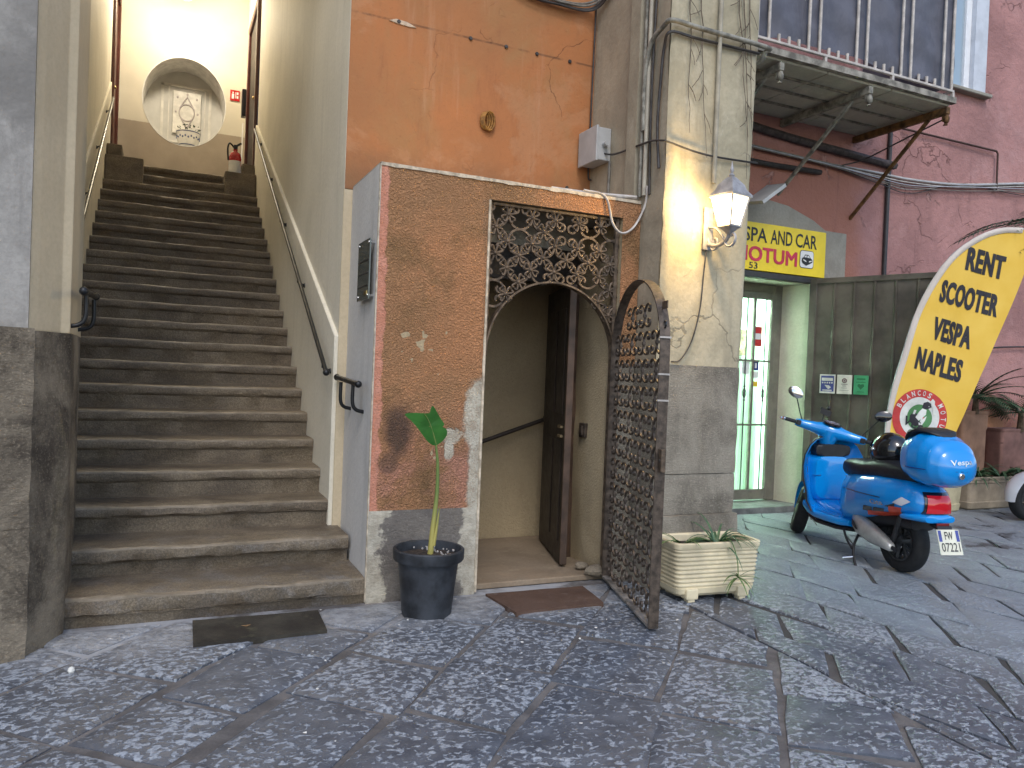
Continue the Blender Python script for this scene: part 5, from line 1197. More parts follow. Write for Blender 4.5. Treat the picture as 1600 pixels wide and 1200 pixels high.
OUT = [(1.475, 1.00), (1.512, 1.025), (1.538, 1.062), (1.535, 1.095), (1.508, 1.112), (1.517, 1.128), (1.49, 1.165), (1.462, 1.205), (1.437, 1.236), (1.424, 1.222), (1.418, 1.197), (1.39, 1.192), (1.33, 1.195), (1.262, 1.188), (1.30, 1.152), (1.335, 1.12), (1.375, 1.075), (1.415, 1.03), (1.448, 1.005)]
def leafy(x, z):
    d = abs((x-1.475)*.93+(z-1.0)*.37); return 4.25-.11*max(0, z-1.0)-.15*max(0, 1.46-x)+.05*d*d*4+.004*mnoise.noise((x*30, 1, z*30))
OC = [Vector((p.x, 0, p.z)) for p in bez([(x, 0, z) for x, z in OUT+[OUT[0]]], 57)[:-1]]
cen = Vector((1.425, 0, 1.115)); n_ = len(OC); rg = []
for f in (1, .75, .5, .25, .02): rg.append([(lambda p: Vector((p.x, leafy(p.x, p.z), p.z)))(cen.lerp(o_, f)) for o_ in OC])
q.loft(rg, cap=False); leaf = q.build('leaf', LF.m, pn, smooth=80, fix=False)
q = MB(); q.tube([p+Vector((0, -.003, 0)) for p in cs[1][:-3]], [.005-.0035*i/13 for i in range(len(cs[1])-3)], 5); q.build('midrib', STEM.m, leaf)

# ================================================================== PLANTERS
CRP = simple('cream_planter_plastic', (.66, .57, .38), .55, 0, .14, 5, .12, 40)
def planter(name, x, y, rot, L, W, H, ribs, m, lab, feet=True, taper=.92):
    t = thing(name, (x, y, 0), lab, 'planter', rotz=rot); ORG[t] = Vector((0, 0, 0)); zb = .03 if feet else 0
    def ring(l, w, z, r=.045, n=5):
        o = []
        for cx, cy, a0 in ((l/2-r, w/2-r, 0), (-l/2+r, w/2-r, 90), (-l/2+r, -w/2+r, 180), (l/2-r, -w/2+r, 270)):
            for k in range(n+1): a = R(a0+90*k/n); o.append(Vector((cx+r*math.cos(a), cy+r*math.sin(a), z)))
        return o
    def dim(z): f = taper+(1-taper)*(z-zb)/(H-zb); return L*f, W*f
    rings = []; l, w = dim(zb); rings.append(ring(l-.05, w-.05, zb)); rings.append(ring(l-.01, w-.01, zb+.02)); z = zb+.03
    if ribs:
        z = zb+.055; l, w = dim(z); rings.append(ring(l, w, z)); dz = (H-.045-z)/ribs
        for k in range(ribs):
            for f, d in ((.0, .0), (.12, -.012), (.34, -.014), (.48, 0.0), (.72, .004)):
                l, w = dim(z+dz*f); rings.append(ring(l+d, w+d, z+dz*f))
            z += dz
    else:
        for zz_, d in ((zb+.09, 0), (zb+.10, -.018), (H*.80, -.018), (H*.82, 0)): l, w = dim(zz_); rings.append(ring(l+d, w+d, zz_))
    l, w = dim(H-.04); rings += [ring(l, w, H-.045), ring(l+.012, w+.012, H-.036), ring(l+.016, w+.016, H-.006), ring(l+.008, w+.008, H), ring(l-.03, w-.03, H), ring(l-.045, w-.045, H-.01), ring(l-.05, w-.05, H-.06)]
    q = MB(); q.loft(rings, cap=False); q.add(rings[0], [tuple(range(len(rings[0])))]); q.build('trough', m, t, smooth=30)
    q = MB(); q.add(ring(l-.05, w-.05, H-.05), [tuple(range(len(rings[0])))]); q.build('soil', SOIL, t, fix=False)
    if feet:
        for sx in (-1, 1):
            for sy in (-1, 1):
                q = MB(); a = sx*L*.30; b = sy*(W*taper*.5-.03); q.prism([(a-.045, b-.045), (a+.045, b-.045), (a+.045, b+.03), (a-.045, b+.03)], .015, .085); q.prism([(a-.028, b-.035), (a+.028, b-.035), (a+.028, b+.02), (a-.028, b+.02)], -.01, .016); q.build('foot', m, t, bevel=.01, seg=2)
    return t
rotp = math.atan2(-.05, .62)
planter('ribbed_planter', 3.405, 4.165, rotp, .66, .32, .385, 9, CRP, 'cream ribbed plastic planter before the column beside the iron gate')
def blade(q, p, d, L, wd, droop, n=7, curl=0):
    d = Vector(d).normalized(); side = d.cross(Vector((0, 0, 1)))
    if side.length < .05: side = Vector((1, 0, 0))
    side.normalize(); c = Vector(p); vs = []; v = Vector(d)
    for k in range(n+1):
        f = k/n; ww = wd*(1-f)**.7*(.55+1.1*min(f*2, .5)); vs += [c-side*ww/2, c+Vector((0, 0, -ww*.25)), c+side*ww/2]
        c = c+v*L/n; v = (v+Vector((0, 0, -droop/n))).normalized()
    fs = []
    for k in range(n): fs += [(k*3, k*3+1, k*3+4, k*3+3), (k*3+1, k*3+2, k*3+5, k*3+4)]
    q.add(vs, fs)
def spider(name, p, n, L, wd, droop, m, lab, seed, cat='plant', up=.9, group=None):
    t = thing(name, p, lab, cat, group); random.seed(seed)
    for k in range(n):
        a = random.uniform(0, 6.28); q = MB(); blade(q, Vector(p)+Vector((.01*math.cos(a), .01*math.sin(a), 0)), (math.cos(a), math.sin(a)*.8, random.uniform(.35, up*1.5)), L*random.uniform(.6, 1.15), wd, droop*random.uniform(.7, 1.3)); q.build('blade', m, t, smooth=80, fix=False)
    return t
SPG = NB('spider_leaf'); SPG.fin(SPG.mix(SPG.step(SPG.noise(40, 3), .35, .65), (.05, .13, .035), (.16, .24, .08)), .45)
SPD = NB('spider_leaf_dark'); SPD.fin(SPD.mix(SPD.step(SPD.noise(30, 3), .35, .65), (.03, .085, .04), (.07, .14, .06)), .45)
SPG = SPG.m; SPD = SPD.m
spider('spider_plant', (3.44, 4.10, .335), 26, .36, .021, 2.1, SPD, 'spider plant spilling over the middle of the ribbed planter', 1)
spider('spider_plant', (3.185, 4.14, .335), 14, .27, .019, 1.7, SPG, 'smaller pale spider plant at the left end of the ribbed planter', 2)
ru = thing('spider_plant_runner', (3.50, 3.97, .15), 'hanging runner with a spider plantlet against the front of the ribbed planter', 'plant')
q = MB(); q.tube(bez([(3.44, 4.06, .37), (3.46, 4.0, .40), (3.475, 3.965, .35), (3.49, 3.945, .26), (3.50, 3.945, .17)], 24), .0035, 5); q.build('runner', SPG, ru, smooth=60)
random.seed(9)
for k in range(14):
    a = random.uniform(-math.pi, 0)+random.uniform(-.2, .2); q = MB(); blade(q, (3.50, 3.943, .16), (math.cos(a)*1.0, math.sin(a)*.35-.1, random.uniform(-.2, .9)), random.uniform(.12, .23), .014, random.uniform(.9, 2.2)); q.build('blade', SPG, ru, smooth=80, fix=False)
# planters by the pink wall
BEI = simple('beige_concrete_planter', (.40, .325, .235), .75, 0, .18, 5, .3, 40)
planter('stone_planter', 9.62, 6.32, 0, 1.35, .42, .40, 0, BEI, 'long low beige planter with leafy plants against the pink wall', False, .97)
planter('stone_planter', 8.55, 6.25, .1, .46, .40, .40, 0, simple('pale_yellow_planter', (.50, .44, .28), .7, 0, .15, 5), 'short pale yellow planter half hidden behind the scooter', False, .9)
planter('terracotta_planter', 9.34, 6.47, 0, .50, .26, 1.20, 0, simple('brown_orange_board', (.34, .19, .12), .8, 0, .22, 3, .3, 30), 'tall brown-orange planter box holding a small palm by the pink wall', False, .98)
planter('terracotta_planter', 10.22, 6.47, 0, .70, .26, .98, 0, simple('dull_red_board', (.27, .14, .115), .85, 0, .2, 3, .3, 30), 'tall dull red planter box behind the white scooter', False, .98)
for k, (x, n, sd_, lab) in enumerate(((9.25, 40, 3, 'bushy strap-leaved plant at the left of the long beige planter'), (9.72, 46, 4, 'bushy strap-leaved plant in the middle of the long beige planter'), (10.15, 36, 5, 'bushy strap-leaved plant at the right of the long beige planter'))):
    spider('strap_plant', (x, 6.25, .36), n, .40, .035, 1.7, SPD, lab, sd_, up=1.0)
spider('strap_plant', (8.55, 6.20, .36), 30, .34, .03, 1.7, SPG, 'pale strap-leaved plant in the short yellow planter behind the scooter', 6)
def palm(name, p, trunk, nfr, L, lab, seed, el=(-.1, 1.0), group=None, az=None):
    t = thing(name, p, lab, 'palm', group); random.seed(seed); top = Vector(p)+Vector((0, 0, trunk))
    q = MB(); q.tube([Vector(p), top], [.045, .03], 8); q.build('trunk', simple('palm_trunk', (.13, .09, .055), .9, 0, .3, 20, .6, 40), t)
    for k in range(nfr):
        a = az(k) if az else random.uniform(0, 6.28); e = random.uniform(*el); d = Vector((math.cos(a)*math.cos(e), math.sin(a)*math.cos(e), math.sin(e)))
        c = Vector(top); v = Vector(d); pts = [c.copy()]
        for j in range(9): c = c+v*L/9; v = (v+Vector((0, 0, -.10))).normalized(); pts.append(c.copy())
        q = MB(); q.tube(pts, [.007*(1-.08*j) for j in range(10)], 4)
        for j in range(2, 10):
            for s in (-1, 1):
                tdir = (pts[j]-pts[j-1]).normalized(); sd2 = tdir.cross(Vector((0, 0, 1))).normalized()*s
                for h in (0, .5): blade(q, pts[j-1].lerp(pts[j], h), tdir*.7+sd2*.8+Vector((0, 0, .1)), L*.36*(1-.05*j), .019, .7, 3)
        q.build('frond', LEAFD if k % 3 else SPD, t, smooth=80, fix=False)
    return t
palm('small_palm', (9.34, 6.36, 1.16), .20, 22, .60, 'small dark palm sprouting from the brown-orange planter box', 15)
palm('small_palm', (10.25, 6.36, .94), .25, 18, .55, 'small dark palm sprouting from the dull red planter box', 16)
palm('tall_palm', (8.72, 5.12, 0), 3.25, 18, 1.05, 'tall palm at the right edge with narrow drooping fronds over the banner', 18, (-.55, .6), az=lambda k: math.pi*(.75+.5*(k % 8)/7))

for o_ in (pt, pn): o_.location += Vector((.02, .06, 0))

# ================================================================== FEATHER BANNER
BU = Vector((.909, -.416, 0)); BNm = Vector((-.416, -.909, 0)); BO = Vector((6.59, 5.43, 0))
LEFTC = bez([(0.0, 0, .02), (0.005, 0, .39), (.04, 0, 1.23), (.16, 0, 1.78), (.30, 0, 2.27), (.545, 0, 2.72), (.83, 0, 2.97), (1.09, 0, 3.075), (1.345, 0, 3.085)], 64)
RIGHTC = bez([(.40, 0, .30), (.60, 0, .74), (.715, 0, 1.0), (1.01, 0, 1.78), (1.30, 0, 2.56), (1.36, 0, 2.86), (1.345, 0, 3.085)], 64)
def fold(u, z): return .012*math.sin(u*9-z*4.2+.5)+.008*math.sin(u*24-z*9)*max(0, 1-abs(u-.2-z*.15)*2.5)+.006*mnoise.noise((u*6, z*3, 1))
def bfn(p, off=0.0): return BO+BU*p[0]+Vector((0, 0, p[2]))+BNm*(fold(p[0], p[2])+off)
bn = thing('feather_banner', (6.62, 5.43, 0), 'tall yellow feather banner advertising scooter rental, leaning beside the gate', 'banner')
BYEL = NB('banner_yellow_cloth'); bc_ = BYEL.mix(BYEL.step(BYEL.noise(2.5, 4), .3, .7), (.74, .46, .065), (.80, .53, .10))
BYEL.fin(bc_, .75, BYEL.bump(BYEL.noise(240, 2), .1, .002), spec=.2)
def respath(c, n):
    L = [0]
    for i in range(1, len(c)): L.append(L[-1]+(c[i]-c[i-1]).length)
    out = []
    for k in range(n+1):
        t = L[-1]*k/n; i = max(1, next((j for j in range(1, len(L)) if L[j] >= t-1e-9), len(L)-1)); f = (t-L[i-1])/max(1e-9, L[i]-L[i-1]); out.append(c[i-1].lerp(c[i], f))
    return out
LP = respath([p for p in LEFTC if p.z >= .28], 60); RP = respath(RIGHTC, 60)
def ban(a, b):
    i = b*60; k = min(59, int(i)); f = i-k; l = LP[k].lerp(LP[k+1], f); r = RP[k].lerp(RP[k+1], f); return l.lerp(r, a)
q = MB(); q.grid(lambda a, b: bfn(ban(a, b)), 24, 60); q.build('cloth', BYEL.m, bn, smooth=80, fix=False)
q = MB(); WIDE = .055
def slv(a, b):
    p = ban(0, b*.985); p2 = ban(0, min(1, b*.985+.01)); t = (p2-p).normalized(); nrm = Vector((t.z, 0, -t.x)); return bfn(p+nrm*(a*WIDE-.012), .006+.012*math.sin(a*math.pi))
q.grid(slv, 6, 70); q.build('sleeve', simple('banner_white_sleeve', (.60, .53, .46), .7, 0, .06, 5), bn, smooth=80, fix=False)
q = MB(); q.tube([BO+BU*p.x+Vector((0, 0, p.z))-BNm*.012 for p in LEFTC[::3]], .011, 6); q.build('pole', simple('pole_white', (.5, .5, .5), .4), bn, smooth=60)
q = MB(); q.lathe([(.16, -.01), (.17, .02), (.12, .05), (.02, .06), (.02, .16)], BO, 16); q.build('base', CABLED, bn, smooth=30)
INK = simple('banner_ink', (.022, .020, .026), .7)
def btext(s, o, rt, up, m, par, bold, off=.005, sp=1.0, nm='lettering'):
    uv, fs = text_geo(s, bold*.62, sp*1.10); o = Vector((o[0], 0, o[1])); rt = Vector((rt[0], 0, rt[1])); up = Vector((up[0], 0, up[1]))
    q = MB()
    for i_, d_ in enumerate((0, -.0035, .0035) if bold > .05 else (0,)): q.add([bfn(o+rt*a+up*b+rt.normalized()*d_, off+.0003*i_) for a, b in uv], fs)
    return q.build(nm, m, par, fix=False)
btext('RENT', (.735, 2.655), (.385, -.085), (.03, .23), INK, bn, .06)
btext('SCOOTER', (.485, 2.325), (.58, -.135), (.035, .225), INK, bn, .06)
btext('VESPA', (.43, 1.955), (.385, -.095), (.035, .225), INK, bn, .06)
btext('NAPLES', (.275, 1.65), (.455, -.125), (.035, .225), INK, bn, .06)
EC = Vector((.352, 0, 1.165))
def disc(r, off, m, nm, n=40, c=EC, r0=0):
    q = MB(); rings = [[bfn(c+Vector((rr*math.cos(2*math.pi*k/n), 0, rr*1.04*math.sin(2*math.pi*k/n))), off) for k in range(n)] for rr in (r, r*.66, r*.33, .004)]
    q.loft(rings, cap=False); return q.build(nm, m, bn, fix=False)
disc(.272, .004, simple('emblem_red', (.52, .04, .035), .65), 'emblem_ring'); disc(.195, .0055, simple('emblem_white', (.66, .66, .60), .65), 'emblem_field'); disc(.125, .007, simple('emblem_green', (.07, .22, .07), .65), 'emblem_disc')
EW = simple('emblem_white', (.66, .66, .60), .65)
def ringtext(s, a0, a1, rad, h, m):
    q = MB()
    for i, ch in enumerate(s):
        a = R(a0+(a1-a0)*i/(len(s)-1)); cc = EC+Vector((rad*math.cos(a), 0, rad*1.04*math.sin(a))); up = Vector((math.cos(a), 0, math.sin(a))); rt = Vector((math.sin(a), 0, -math.cos(a)))
        uv, fs = text_geo(ch, .02); wd = .62*h
        q.add([bfn(cc+rt*(x-.5)*wd+up*(y-.5)*h, .0075) for x, y in uv], fs)
    q.build('ring_lettering', m, bn, fix=False)
ringtext('BLANCOS', 152, 64, .234, .052, EW); ringtext('MOTUM', 30, -36, .234, .052, EW)
def poly(ps, off, m, nm):
    q = MB(); q.add([bfn(EC+Vector((x, 0, z)), off) for x, z in ps], [tuple(range(len(ps)))]); return q.build(nm, m, bn, fix=False)
# rider on a scooter, drawn as flat print
poly([(-.10, -.04), (-.095, .02), (-.06, .05), (-.02, .035), (-.005, -.03), (.03, -.06), (.0, -.085), (-.06, -.075)], .0085, INK, 'rider_print')
poly([(-.035, .0), (.0, .055), (.035, .09), (.075, .075), (.07, .03), (.03, -.01), (.0, -.035)], .009, EW, 'rider_print')
poly([(.0, -.055), (.035, -.02), (.075, .015), (.06, -.03), (.03, -.08), (.005, -.10)], .0095, EW, 'rider_print')
poly([(.03, .10), (.045, .145), (.085, .16), (.115, .14), (.12, .105), (.09, .085), (.055, .085)], .0095, INK, 'rider_print')
poly([(.06, .105), (.07, .135), (.095, .135), (.10, .11), (.08, .095)], .0105, EW, 'rider_print')
poly([(.11, .16), (.13, .19), (.15, .165), (.145, .10), (.15, .02), (.13, .035), (.125, .10)], .0095, EW, 'rider_print')
poly([(-.02, -.105), (-.005, -.125), (.02, -.12), (.03, -.095), (.005, -.085)], .0095, INK, 'rider_print')
poly([(-.07, .03), (-.055, .075), (-.03, .07), (-.045, .03)], .0095, EW, 'rider_print')
btext('Vespa', (.165, 1.075), (.33, -.125), (.05, .105), INK, bn, .03, .010)
btext('MOTUM', (.31, .965), (.125, -.035), (.012, .032), INK, bn, .03, .010)

# ================================================================== SCOOTER
BLUE = NB('scooter_blue_paint'); BLUE.fin((.002, .26, .70), .2, spec=.5, coat=1.0); BLUE = BLUE.m
WHT = NB('scooter_white_paint'); WHT.fin((.62, .63, .65), .22, spec=.5, coat=1.0); WHT = WHT.m
BPL = simple('black_plastic', (.014, .014, .016), .45, 0, .15, 20)
BGL = NB('black_gloss'); BGL.fin((.008, .008, .009), .12, coat=1.0); BGL = BGL.m
RUB = simple('tyre_rubber', (.014, .014, .014), .75, 0, .2, 12, .3, 90)
SEATM = simple('seat_vinyl', (.018, .018, .020), .5, 0, .2, 20, .25, 160)
CHR = simple('chrome', (.65, .65, .66), .12, 1, .03)
ALU = simple('muffler_alloy', (.52, .51, .47), .38, .45, .12, 9)
DALU = simple('dark_casting', (.06, .06, .06), .5, .5, .3, 20)
REDL = NB('tail_lens_red'); REDL.fin((.34, .006, .012), .1, coat=.8, emit=(.8, .01, .02), es=.12); REDL = REDL.m
CLRL = NB('indicator_lens'); CLRL.fin((.62, .62, .64), .12, coat=.8); CLRL = CLRL.m
ORD = simple('decal_orange_red', (.72, .07, .025), .35, coat=.5)
PLATE = simple('plate_cream', (.72, .70, .56), .5, 0, .05)
def sgnp(v, e): return math.copysign(abs(v)**e, v)
def ring_yz(x, zc, hw, hu, hd, n=2.4, m=28):
    o = []
    for k in range(m):
        a = 2*math.pi*k/m; o.append(Vector((x, hw*sgnp(math.cos(a), 2/n), zc+(hu if math.sin(a) > 0 else hd)*sgnp(math.sin(a), 2/n))))
    return o
def interp(tab, x):
    if x <= tab[0][0]: return tab[0][1:]
    for a, b in zip(tab, tab[1:]):
        if x <= b[0]:
            f = (x-a[0])/(b[0]-a[0]); f = f*f*(3-2*f)*.5+f*.5; return [p+(q_-p)*f for p, q_ in zip(a[1:], b[1:])]
    return tab[-1][1:]
def loft_tab(tab, n, steps, sq=2.4):
    q = MB(); x0, x1 = tab[0][0], tab[-1][0]; rs = []
    for i in range(steps+1):
        x = x0+(x1-x0)*i/steps; rs.append(ring_yz(x, *interp(tab, x), sq, n))
    q.loft(rs); return q
def wheel(par, x, z, mat, spokes, y=0, r=.225, turn=None, hubm=DALU):
    T = turn or (lambda p: p)
    q = MB(); prof = [(r-.085, -.042), (r-.06, -.056), (r-.03, -.058), (r-.010, -.044), (r, -.018), (r, .018), (r-.010, .044), (r-.03, .058), (r-.06, .056), (r-.085, .042)]
    n = 40; rings = [[T(Vector((x+rr*math.cos(2*math.pi*k/n), y+yy_, z+rr*math.sin(2*math.pi*k/n)))) for k in range(n)] for rr, yy_ in prof]
    rings.append(rings[0]); q.loft(rings, cap=False); w_ = q.build('wheel', RUB, par, smooth=40)
    q = MB(); prof = [(r-.084, -.046), (r-.098, -.046), (r-.102, -.03), (r-.102, .03), (r-.098, .046), (r-.084, .046)]
    rings = [[T(Vector((x+rr*math.cos(2*math.pi*k/n), y+yy_, z+rr*math.sin(2*math.pi*k/n)))) for k in range(n)] for rr, yy_ in prof]; q.loft(rings, cap=False)
    for k in range(spokes):
        for dd in (-.16, .16):
            a = 2*math.pi*k/spokes; b = a+dd; p0 = T(Vector((x+.035*math.cos(a), y+.022, z+.035*math.sin(a)))); p1 = T(Vector((x+(r-.10)*math.cos(b), y+.030, z+(r-.10)*math.sin(b)))); q.bar(p0, p1, .016, .018)
            p0 = T(Vector((x+.035*math.cos(a), y-.022, z+.035*math.sin(a)))); p1 = T(Vector((x+(r-.10)*math.cos(b), y-.030, z+(r-.10)*math.sin(b)))); q.bar(p0, p1, .016, .018)
    rings = [[T(Vector((x+rr*math.cos(2*math.pi*k/16), y+yy_, z+rr*math.sin(2*math.pi*k/16)))) for k in range(16)] for rr, yy_ in ((.02, -.06), (.045, -.05), (.045, .05), (.02, .06))]; q.loft(rings)
    q.build('rim', hubm, w_, smooth=35)
    return w_
# cowl cross-sections: x, zc, half width, up, down
COWL = [(-.345, .545, .06, .06, .05), (-.325, .55, .115, .095, .085), (-.27, .56, .155, .14, .105), (-.16, .57, .198, .170, .125), (-.03, .57, .220, .178, .145), (.12, .56, .231, .186, .17), (.28, .54, .227, .192, .20), (.42, .51, .208, .21, .22), (.54, .48, .178, .225, .22), (.60, .46, .146, .22, .21), (.635, .45, .09, .17, .18)]
def cowl_y(x, z):
    zc, hw, hu, hd = interp(COWL, x); h = hu if z > zc else hd; t = min(.999, abs((z-zc)/h)); return hw*(1-t**2.4)**(1/2.4)
def scooter(name, loc, rotz, k, paint, lab, full, steer):
    sc = thing(name, loc, lab, 'scooter', rotz=rotz, scale=k)
    # rear body
    q = loft_tab(COWL, 32, 40); q.build('rear_body', paint, sc, smooth=50)
    q = MB()
    q.loft([ring_yz(x, z, hw, h, h, 3, 20) for x, z, hw, h in ((-.375, .465, .04, .02), (-.365, .467, .12, .03), (-.30, .467, .16, .034), (-.19, .46, .188, .03), (-.16, .46, .17, .02))]); q.build('tail_skirt', paint, sc, smooth=50)
    # floor, tunnel and shield
    q = MB(); q.loft([ring_yz(x, z, hw, h, h, 5, 28) for x, z, hw, h in ((.46, .275, .15, .03), (.52, .275, .195, .036), (.70, .272, .205, .036), (.86, .275, .21, .036), (.96, .30, .215, .04), (1.02, .345, .22, .035))]); fl_ = q.build('floorboard', paint, sc, smooth=50)
    for y in (-.165, -.125, .125, .165):
        q = MB(); q.loft([ring_yz(x, z, .011, .008, .008, 3, 10) for x, z in ((.56, .311), (.74, .31), (.90, .318), (.99, .352))]); q.v = [p+Vector((0, y, 0)) for p in q.v]; q.build('floor_strip', paint, fl_, smooth=50)
    q = MB(); q.loft([ring_yz(x, z, hw, h, h, 2.6, 20) for x, z, hw, h in ((.50, .33, .10, .09), (.60, .30, .085, .06), (.72, .295, .075, .04), (.88, .31, .085, .045), (1.0, .38, .11, .05))]); q.build('tunnel', paint, sc, smooth=50)
    q = MB(); q.loft([ring_yz(x, z, hw, h, h, 4, 16) for x, z, hw, h in ((.62, .352, .045, .006), (.68, .345, .05, .006), (.74, .338, .045, .006))]); q.build('tunnel_mat', BPL, sc, smooth=50)
    q = MB(); q.loft([ring_yz(x, z, hw, .02, .02, 4, 20) for x, z, hw in ((.46, .225, .14), (.6, .215, .185), (.85, .215, .19), (.98, .25, .19))]); q.build('under_tray', BPL, sc, smooth=50)
    SH = [(.30, .22), (.38, .245), (.48, .278), (.58, .298), (.68, .298), (.78, .275), (.86, .228), (.91, .17), (.935, .10)]
    def shx(z): return 1.0+.10*((z-.30)/.63)**.8 - (.02 if z < .36 else 0)
    def shell(dx, sc_=1.0):
        rings = []
        for z, w_ in SH: rings.append([Vector((shx(z)+dx-.17*(abs(t)**2.2)*(1 if z > .4 else .7), t*w_*sc_, z)) for t in [j/12-1 for j in range(25)]])
        return rings
    a, b = shell(.028, 1.0), shell(-.002, .985); q = MB(); q.loft(a, cap=False, closed=False); q.loft(b, cap=False, closed=False)
    for ra, rb in ((a[0], b[0]), (a[-1], b[-1])): q.loft([ra, rb], cap=False, closed=False)
    for idx in (0, -1): q.loft([[r_[idx] for r_ in a], [r_[idx] for r_ in b]], cap=False, closed=False)
    q.build('leg_shield', paint, sc, smooth=50)
    edge = [r_[0] for r_ in a]+[v for v in a[-1][1:-1]]+[r_[-1] for r_ in a][::-1]
    q = MB(); q.tube([p+Vector((-.008, 0, 0)) for p in edge], .0085, 6); q.build('shield_trim', BPL if full else paint, sc, smooth=60)
    q = MB(); q.loft([ring_yz(x, z, hw, hu, hd, 4.5, 28) for x, z, hw, hu, hd in ((.915, .60, .10, .14, .17), (.925, .60, .165, .17, .20), (.96, .60, .185, .18, .22), (1.03, .60, .19, .19, .24))]); q.build('glovebox', paint, sc, smooth=40)
    q = MB(); q.loft([ring_yz(x, .825, hw, .05, .055, 4, 24) for x, hw in ((.925, .13), (.935, .165), (1.04, .17))]); q.build('upper_panel', BPL, sc, smooth=40)
    q = MB(); q.loft([ring_yz(x, .605, .186, .004, .004, 3, 20) for x in (.918, .955)]); q.build('glovebox_seam', CHR if full else BPL, sc)
    for j in range(3):
        z = .56+.072*j
        q = MB(); pz = [(.252, z), (.284, z), (.284, z+.055), (.245, z+.055)]
        q.add([Vector((shx(z_)-.17*(y/.272)**2.2-.006, y, z_)) for y, z_ in pz], [(0, 1, 2, 3)]); q.build('vent_slot', BPL, sc, fix=False)
    # front apron nose and fender
    q = MB(); q.loft([ring_yz(x, z, hw, hu, hd, 2.6, 20) for x, z, hw, hu, hd in ((1.06, .62, .10, .28, .22), (1.12, .62, .085, .26, .22), (1.155, .60, .05, .20, .18), (1.17, .58, .02, .1, .1))]); q.build('nose', paint, sc, smooth=50)
    # steered front end
    piv = Vector((1.14, 0, 0)); rake = R(26); axis = Vector((-math.sin(rake), 0, math.cos(rake))); M_ = Matrix.Rotation(steer, 3, axis); pc = Vector((1.03, 0, .92))
    T = lambda p: M_ @ (Vector(p)-pc) + pc
    FX = 1.375
    wheel(sc, FX, .225, paint, 5, turn=T)
    q = MB(); n = 16; rings = []
    for i in range(n+1):
        a = R(-8+150*i/n); ring = []
        for j in range(11):
            t = j/5-1; rr = .262-.03*abs(t)**2; ring.append(T(Vector((FX-.005+rr*math.cos(a)*1.06, t*.088*(.55+.45*math.sin(math.pi*min(1, i/n*1.0+.12))), .235+rr*math.sin(a)*1.05))))
        rings.append(ring)
    q.loft(rings, cap=False, closed=False); q.build('front_fender', paint, sc, smooth=70, fix=False)
    q = MB(); q.tube([T((FX-.01, -.075, .225)), T((FX-.09, -.085, .36)), T((1.22, -.04, .52)), T((1.13, 0, .70))], .022, 8); q.tube([T((FX-.12, -.085, .24)), T((FX-.12, -.085, .44))], .028, 8); q.build('fork', DALU, sc, smooth=50)
    # handlebar
    q = MB(); HB = [(-.30, .010, .028), (-.275, .03, .036), (-.20, .042, .042), (-.12, .058, .054), (-.05, .085, .075), (0, .095, .08), (.05, .085, .075), (.12, .058, .054), (.20, .042, .042), (.275, .03, .036), (.30, .010, .028)]
    rings = []
    for y, rx, rz in HB:
        xo = .02-.55*abs(y)**2; zo = .985+.0*abs(y)
        rings.append([T(Vector((1.0+xo+rx*math.cos(2*math.pi*k_/16), y, zo+rz*math.sin(2*math.pi*k_/16)))) for k_ in range(16)])
    q.loft(rings); hb_ = q.build('handlebar', paint, sc, smooth=60)
    q = MB(); rings = [[T(Vector((cx_+rx*math.cos(2*math.pi*k_/18), ry*math.sin(2*math.pi*k_/18), z))) for k_ in range(18)] for cx_, rx, ry, z in ((1.045, .05, .045, .80), (1.035, .06, .06, .86), (1.02, .085, .085, .93), (1.01, .085, .10, .985))]; q.loft(rings); q.build('neck', paint, hb_, smooth=50)
    q = MB(); rings = [[T(Vector((cx_+rx*math.cos(2*math.pi*k_/24), ry*math.sin(2*math.pi*k_/24), z+rx*math.cos(2*math.pi*k_/24)*.30))) for k_ in range(24)] for cx_, rx, ry, z in ((.975, .052, .078, 1.048), (.975, .056, .082, 1.060), (.978, .050, .076, 1.063))]; q.loft(rings); q.build('dial_bezel', BGL, hb_, smooth=40)
    q = MB(); q.add([T(Vector((.978+.043*math.cos(2*math.pi*k_/24), .066*math.sin(2*math.pi*k_/24), 1.0655+.043*math.cos(2*math.pi*k_/24)*.30))) for k_ in range(24)], [tuple(range(24))]); q.build('dial', simple('dial_face', (.22, .20, .26), .25, 0, .5, 40, coat=.6), hb_, fix=False)
    q = MB(); rings = [[T(Vector((1.08+xx, .075*r_*math.cos(2*math.pi*k_/18), .97+.075*r_*math.sin(2*math.pi*k_/18)))) for k_ in range(18)] for xx, r_ in ((0, 1), (.02, .97), (.032, .7), (.036, .3))]; q.loft(rings); q.build('headlight', CLRL, hb_, smooth=50)
    for s in (-1, 1):
        def hp(y, dx=0, dz=0): return T(Vector((1.02-.55*y*y+dx, s*y, .985+dz)))
        q = MB(); q.tube([hp(.285), hp(.395)], .0175, 10); q.build('grip', BPL, hb_, smooth=50)
        q = MB(); q.tube([hp(.395), hp(.41)], .018, 10); q.build('bar_end', CHR, hb_, smooth=50)
        q = MB(); q.tube([hp(.275, .01), hp(.31, .045, .005), hp(.37, .055), hp(.435, .045)], [.010, .009, .008, .010], 6); q.build('brake_lever', CHR, hb_, smooth=50)
        q = MB(); q.bar(hp(.255, -.015), hp(.295, -.012), .05, .045); q.build('switch_box', BPL, hb_, bevel=.006)
        q = MB(); q.tube(bez([hp(.25, .01, .03), hp(.29, .02, .10), hp(.335, .01, .185), hp(.355, -.0, .215)], 12), .006, 6); mr = q.build('mirror_stem', BPL, hb_, smooth=50)
        c = hp(.37, 0, .25); q = MB(); rr = []
